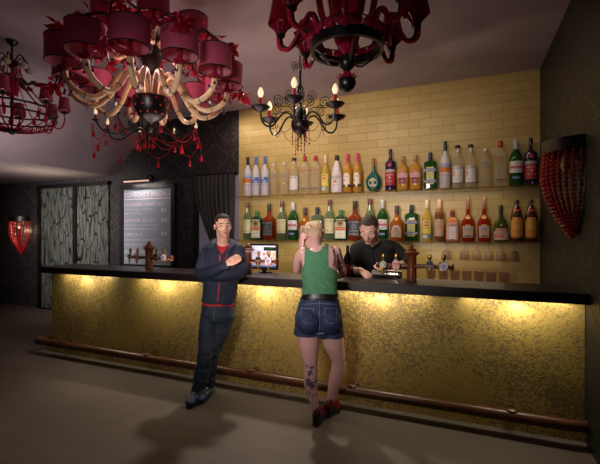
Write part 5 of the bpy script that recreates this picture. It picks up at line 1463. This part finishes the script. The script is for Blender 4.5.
def keept(p):
    z = p.z; u = p.dot(wr)
    if z < zb or z > zn + .03: return False
    t = (z - zb) / (zn - zb)
    if (p - px(319, 270, 3.39)).dot(wb) > .125: return False
    ylo = 294.5 - t * 46.5
    # armholes
    if ylo > 274: l, r = xc(297, 285), xc(342, 285)
    else:
        s_ = (274 - ylo) / 26
        l = xc(300.2 + 4.8 * min(1, s_ * 2.6), 262); r = xc(338.4 - 10.6 * min(1, s_ * 3.4), 262)
    if not (l < u < r): return False
    # scooped neck
    if z > zn - .045 and (u - xc(315.5, 250)) ** 2 / .0036 + (z - zn - .02) ** 2 / .0030 < 1: return False
    if z > px(316, 246.5, 3.4).z and xc(307, 250) < u < xc(325, 250): return False
    return True
wv = [v.copy() for v in wg[0]]
for i, v in enumerate(wv):
    if zb - .02 < v.z < zn: wv[i] = v + wg[2][i] * (abs(noise.noise(V((v.x * 10, v.y * 6, v.z * 30 + v.x * 22)))) * .010)
wrap('tank_top', wom, wo, (wv, wg[1], wg[2]), keept, .007, GREEN)
# bra strap on her right shoulder blade
sw = Snap(wg)
sp = MB(); sp.tube([sw(x, y, .002) for x, y in ((332.0, 247), (333.2, 250), (334.0, 254), (334.4, 258), (334.2, 262), (333.4, 266))], .008, 6, flat=.4)
sp.build('strap', mat('brown_strap', '#5a3a34', .7), wom, wo)
# shorts
s_ = MB()
loft(s_, [(px(320, 294.5, 3.33), .142, .104), (px(319.5, 303, 3.32), .170, .124), (px(318.6, 317, 3.33), .200, .140), (px(318.8, 325, 3.34), .190, .13), (px(319.8, 330, 3.35), .14, .10)], wr)
skin(s_, [px(308.5, 318, 3.33), px(306.2, 336, 3.335)], [.105, .108], 18); skin(s_, [px(330, 318, 3.34), px(332.2, 338, 3.35)], [.105, .100], 18)
for p_, r_ in ((px(308.5, 321, 3.25), .106), (px(329.5, 321, 3.26), .106)): s_.ball(p_, r_, 0, 14, 10)
skin(s_, [px(319.5, 316, 3.32), px(319.6, 331.5, 3.33)], [.115, .098], 16)
sg = solid(s_, .0065, 5)
zh = lambda p: px(318, 335.4, 3.34).z + (.012 if p.dot(wr) < xc(319, 330) else -.005)
sg2 = ([v + sg[2][i] * (noise.noise(V((v.x * 14, v.y * 14, v.z * 30))) * .006) for i, v in enumerate(sg[0])], sg[1], sg[2])
DEN2 = mat('blue_denim', '#22304f', 0.75, bump=.3, bscale=60, vary=.3)
so_ = wrap('shorts', wom, wo, sg2, lambda p: p.z > zh(p), 0.002, DEN2, .006)
ss_ = Snap(sg2); SEAM = mat('pale_denim_seam', '#7a7f92', .8)
sm = MB()
sm.tube([ss_(319.4, y, .002) for y in range(300, 332, 3)], .0028, 5)
sm.tube([ss_(x, 303.5 + abs(x - 319.4) * .05, .002) for x in range(299, 341, 3)], .0022, 5)
sm.build('seam', SEAM, so_, wo)
for cx_ in (307.5, 330.5):
    pk = MB(); pk.tube([ss_(x, y, .002) for x, y in ((cx_ - 6, 308), (cx_ - 3, 308.4), (cx_, 308.6), (cx_ + 3, 308.4), (cx_ + 6, 308), (cx_ + 6, 314), (cx_ + 5.4, 320), (cx_ + 2, 323), (cx_, 324), (cx_ - 2, 323), (cx_ - 5.4, 320), (cx_ - 6, 314), (cx_ - 6, 308))], .0022, 5)
    pk.build('back_pocket', SEAM, so_, wo)
bl = MB(); loft(bl, [(px(320, 299, 3.325), .158, .118), (px(320, 298.6, 3.325), .161, .121), (px(320, 293.4, 3.33), .150, .112), (px(320, 293, 3.33), .147, .109)], wr, 40)
bo_ = bl.build('belt', mat('black_leather', '#121010', .4), wom, wo, ang=50)
sb = Snap((  [V(v) for v in bl.v], bl.f))
MB().tube([sb(x, y, .004) for x, y in ((315.6, 293.8), (320.4, 293.8), (320.4, 298.6), (315.6, 298.6), (315.6, 293.8))], .0035, 6).build('buckle', mat('dull_metal', '#6d6a70', .35, 1.0), bo_, wo)
# wedge shoes
SHR = mat('dark_red_leather', '#5e1019', .3); SHB = mat('black_wedge', '#0e0b0c', .35)
def wedge(heel, toe, hh=.075):
    d = V(toe) - V(heel); d.z = 0; L = d.length; d.normalize(); q = d.cross(V((0, 0, 1))); h = V(heel); h.z = 0
    P = lambda a, b_, z: h + d * a + q * b_ + V((0, 0, z))
    M3 = Matrix((q, d, V((0, 0, 1)))).transposed()
    u = MB()
    u.ball(P(.045, 0, hh + .035), (.037, .048, .046), 0, 14, 10, M3); u.ball(P(.11, 0, hh + .008), (.037, .07, .036), 0, 14, 10, M3)
    u.ball(P(L * .72, 0, .052), (.043, .075, .030), 0, 14, 10, M3); skin(u, [P(.06, 0, hh + .02), P(.13, 0, hh), P(L * .7, 0, .055)], [.036, .035, .034])
    g = solid(u, .005, 3)
    o = body_build('shoe', wom, wo, g, [SHR], lambda p: 0)
    s = MB(); N = 8
    up = [(.0, .030), (.03, .034), (.09, .034), (.15, .038), (L * .85, .042), (L, .012)]
    vs = []
    for a, w_ in up:
        top = hh * (1 - clamp((a - .03) / .15)) + .018
        for sx in (-1, 1):
            vs += [P(a, sx * w_, top), P(a, sx * w_ * .85, .001)]
    fs = []
    for i in range(len(up) - 1):
        o_ = i * 4
        fs += [(o_, o_ + 2, o_ + 6, o_ + 4), (o_ + 1, o_ + 5, o_ + 7, o_ + 3), (o_, o_ + 4, o_ + 5, o_ + 1), (o_ + 2, o_ + 3, o_ + 7, o_ + 6)]
    fs += [(0, 1, 3, 2), (20, 22, 23, 21)]
    s.add(vs, fs); s.build('wedge_sole', SHB, o, wo)
wedge(px(315.6, 426.0, 3.27), px(325, 421, 3.46)); wedge(px(327.0, 419.5, 3.42), px(338.5, 413, 3.56))

# ---------------------------------------------------------------- 3. the bartender
KB = 1.16
bp = px(379, 290, 4.42); bp.z = 0
brt = thing('person', 'bartender in black shirt and tie bending over the bar beside the steel shaker', 'person', bp)
bf = TOCAM(px(375, 255, 4.25)); bf.z = 0; bf.normalize(); br = V((0, 0, 1)).cross(bf).normalized()
if br.dot(V((CC, SS, 0))) < 0: br = -br
H3 = Head(px(369.6, 240.8, 4.045), .272, bf - br * .22 + V((0, 0, -.62)), V((0, 0, 1)) + bf * .4)
b = MB(); H3.volume(b, .98)
skin(b, [H3(0, -.14, .30), px(372.5, 241, 4.16), px(375, 247, 4.24)], [.068, .066, .085], 14)
loft(b, [(px(376, 244, 4.24), .12, .07), (px(376, 249, 4.24), .185, .10), (px(375.5, 258, 4.25), .185, .12), (px(375.5, 270, 4.30), .175, .12), (px(376.5, 285, 4.38), .17, .115), (px(377.5, 300, 4.42), .18, .125), (px(378, 312, 4.44), .17, .12)], br)
BL_ = [px(357.8, 249, 4.24), px(354.6, 260, 4.22), px(352.8, 269.5, 4.18), px(358.5, 271.6, 4.03), px(361.0, 270.6, 3.99)]
BR_ = [px(393.5, 248.5, 4.24), px(401.5, 254.5, 4.20), px(407.5, 262.0, 4.12), px(398.5, 265.8, 4.00), px(391.5, 267.2, 3.97)]
skin(b, BL_, [.066, .058, .048, .040, .032], 14); skin(b, BR_, [.066, .058, .048, .042, .033], 14)
hand(b, px(361.2, 270.2, 3.985), px(366.5, 273.2, 3.93) - px(361.2, 270.2, 3.985), V((0, 0, 1)) + bf * .35, .175, (.3, .35, .4, .45), side=1, thumb=.4)
hand(b, px(391.0, 266.6, 3.965), px(379, 265.6, 3.90) - px(391, 267.2, 3.965), V((0, 0, 1)) + bf * .3, .20, (.2, .25, .3, .35), side=1, thumb=.5)
for L_ in ([px(369, 310, 4.44), V((0, 0, 0)), 0], [px(387, 310, 4.44), V((0, 0, 0)), 0]):
    p0 = L_[0]; skin(b, [p0, V((p0.x, p0.y, .5)), V((p0.x, p0.y, .05))], [.09, .065, .045], 12)
bg_ = solid(b, .0065, 3)
ex = MB(); H3.face(ex, (1, 2, 3, 4), closed=True, bw=.6)
body_build('body', brt, bp, bg_, [SKIN3, EYEW, IRIS, BROW, LIP], lambda p: 0, ex)
H3.hair(mask1, .03, .03, 7).build('hair', mat('brown_short_hair', '#3d2b20', 0.75, bump=.5, bscale=120), brt, bp, ang=80)
k_ = MB()
loft(k_, [(px(375.5, 242.5, 4.25), .11, .075), (px(376, 247.5, 4.24), .20, .115), (px(375.5, 258, 4.25), .205, .14), (px(375.5, 270, 4.30), .195, .14), (px(376.5, 285, 4.38), .19, .135), (px(377.5, 298, 4.42), .19, .135)], br)
skin(k_, BL_[:3] + [px(354.5, 272.6, 4.10)], [.080, .074, .066, .058], 14); skin(k_, BR_[:3] + [px(404.5, 263.8, 4.06)], [.080, .074, .062, .056], 14)
skin(k_, [px(376, 244.5, 4.25), px(363, 246.3, 4.24), px(357.5, 249.5, 4.24)], [.07, .078, .08]); skin(k_, [px(376, 244.5, 4.25), px(388, 245.8, 4.24), px(394, 249, 4.24)], [.07, .078, .08])
kg = solid(k_, .008, 5)
kg = ([v + kg[2][i] * (noise.noise(V((v.x * 9, v.y * 9, v.z * 14))) * .009) for i, v in enumerate(kg[0])], kg[1], kg[2])
bsh = body_build('shirt', brt, bp, kg, [mat('black_shirt', '#060607', .8, bump=.15, bscale=60)], lambda p: 0)
cl_ = MB()
for q in (-1, 1): skin(cl_, [px(374, 241.5, 4.24), px(372.5 + q * 6.0, 242.5, 4.18), px(372 + q * 3.6, 246, 4.12), px(371.6 + q * 1, 248.2, 4.10)], [.026, .026, .022, .012], 10)
body_build('collar', bsh, bp, solid(cl_, .006, 3), [mat('black_shirt', '#060607')], lambda p: 0)
sk_ = Snap(kg)
ti = MB(); pts = [sk_(371.8 + (y - 247) * .08, y, .008) for y in (247.5, 250, 254, 258, 262, 266)]
ti.tube(pts, [.018, .014, .022, .027, .030, .026], 10, flat=.35)
ti.build('tie', mat('dusk_blue_tie', '#27344a', .6), brt, bp)
tr_ = MB(); loft(tr_, [(px(377.5, 296, 4.42), .185, .13), (px(378, 308, 4.44), .19, .135), (px(378, 318, 4.44), .16, .12)], br)
for X in (369, 387):
    p0 = px(X, 310, 4.44); skin(tr_, [p0, V((p0.x, p0.y, .5)), V((p0.x, p0.y, .09))], [.105, .085, .075], 14)
body_build('trousers', brt, bp, solid(tr_, .01, 3), [mat('black_trousers', '#101012', .7)], lambda p: 0)
for X in (369, 387):
    p0 = px(X, 310, 4.44); h_ = V((p0.x, p0.y, 0)) - bf * .06
    shoe(brt, bp, h_, h_ + bf * .25, None, SHB, SOLE, L=.27)
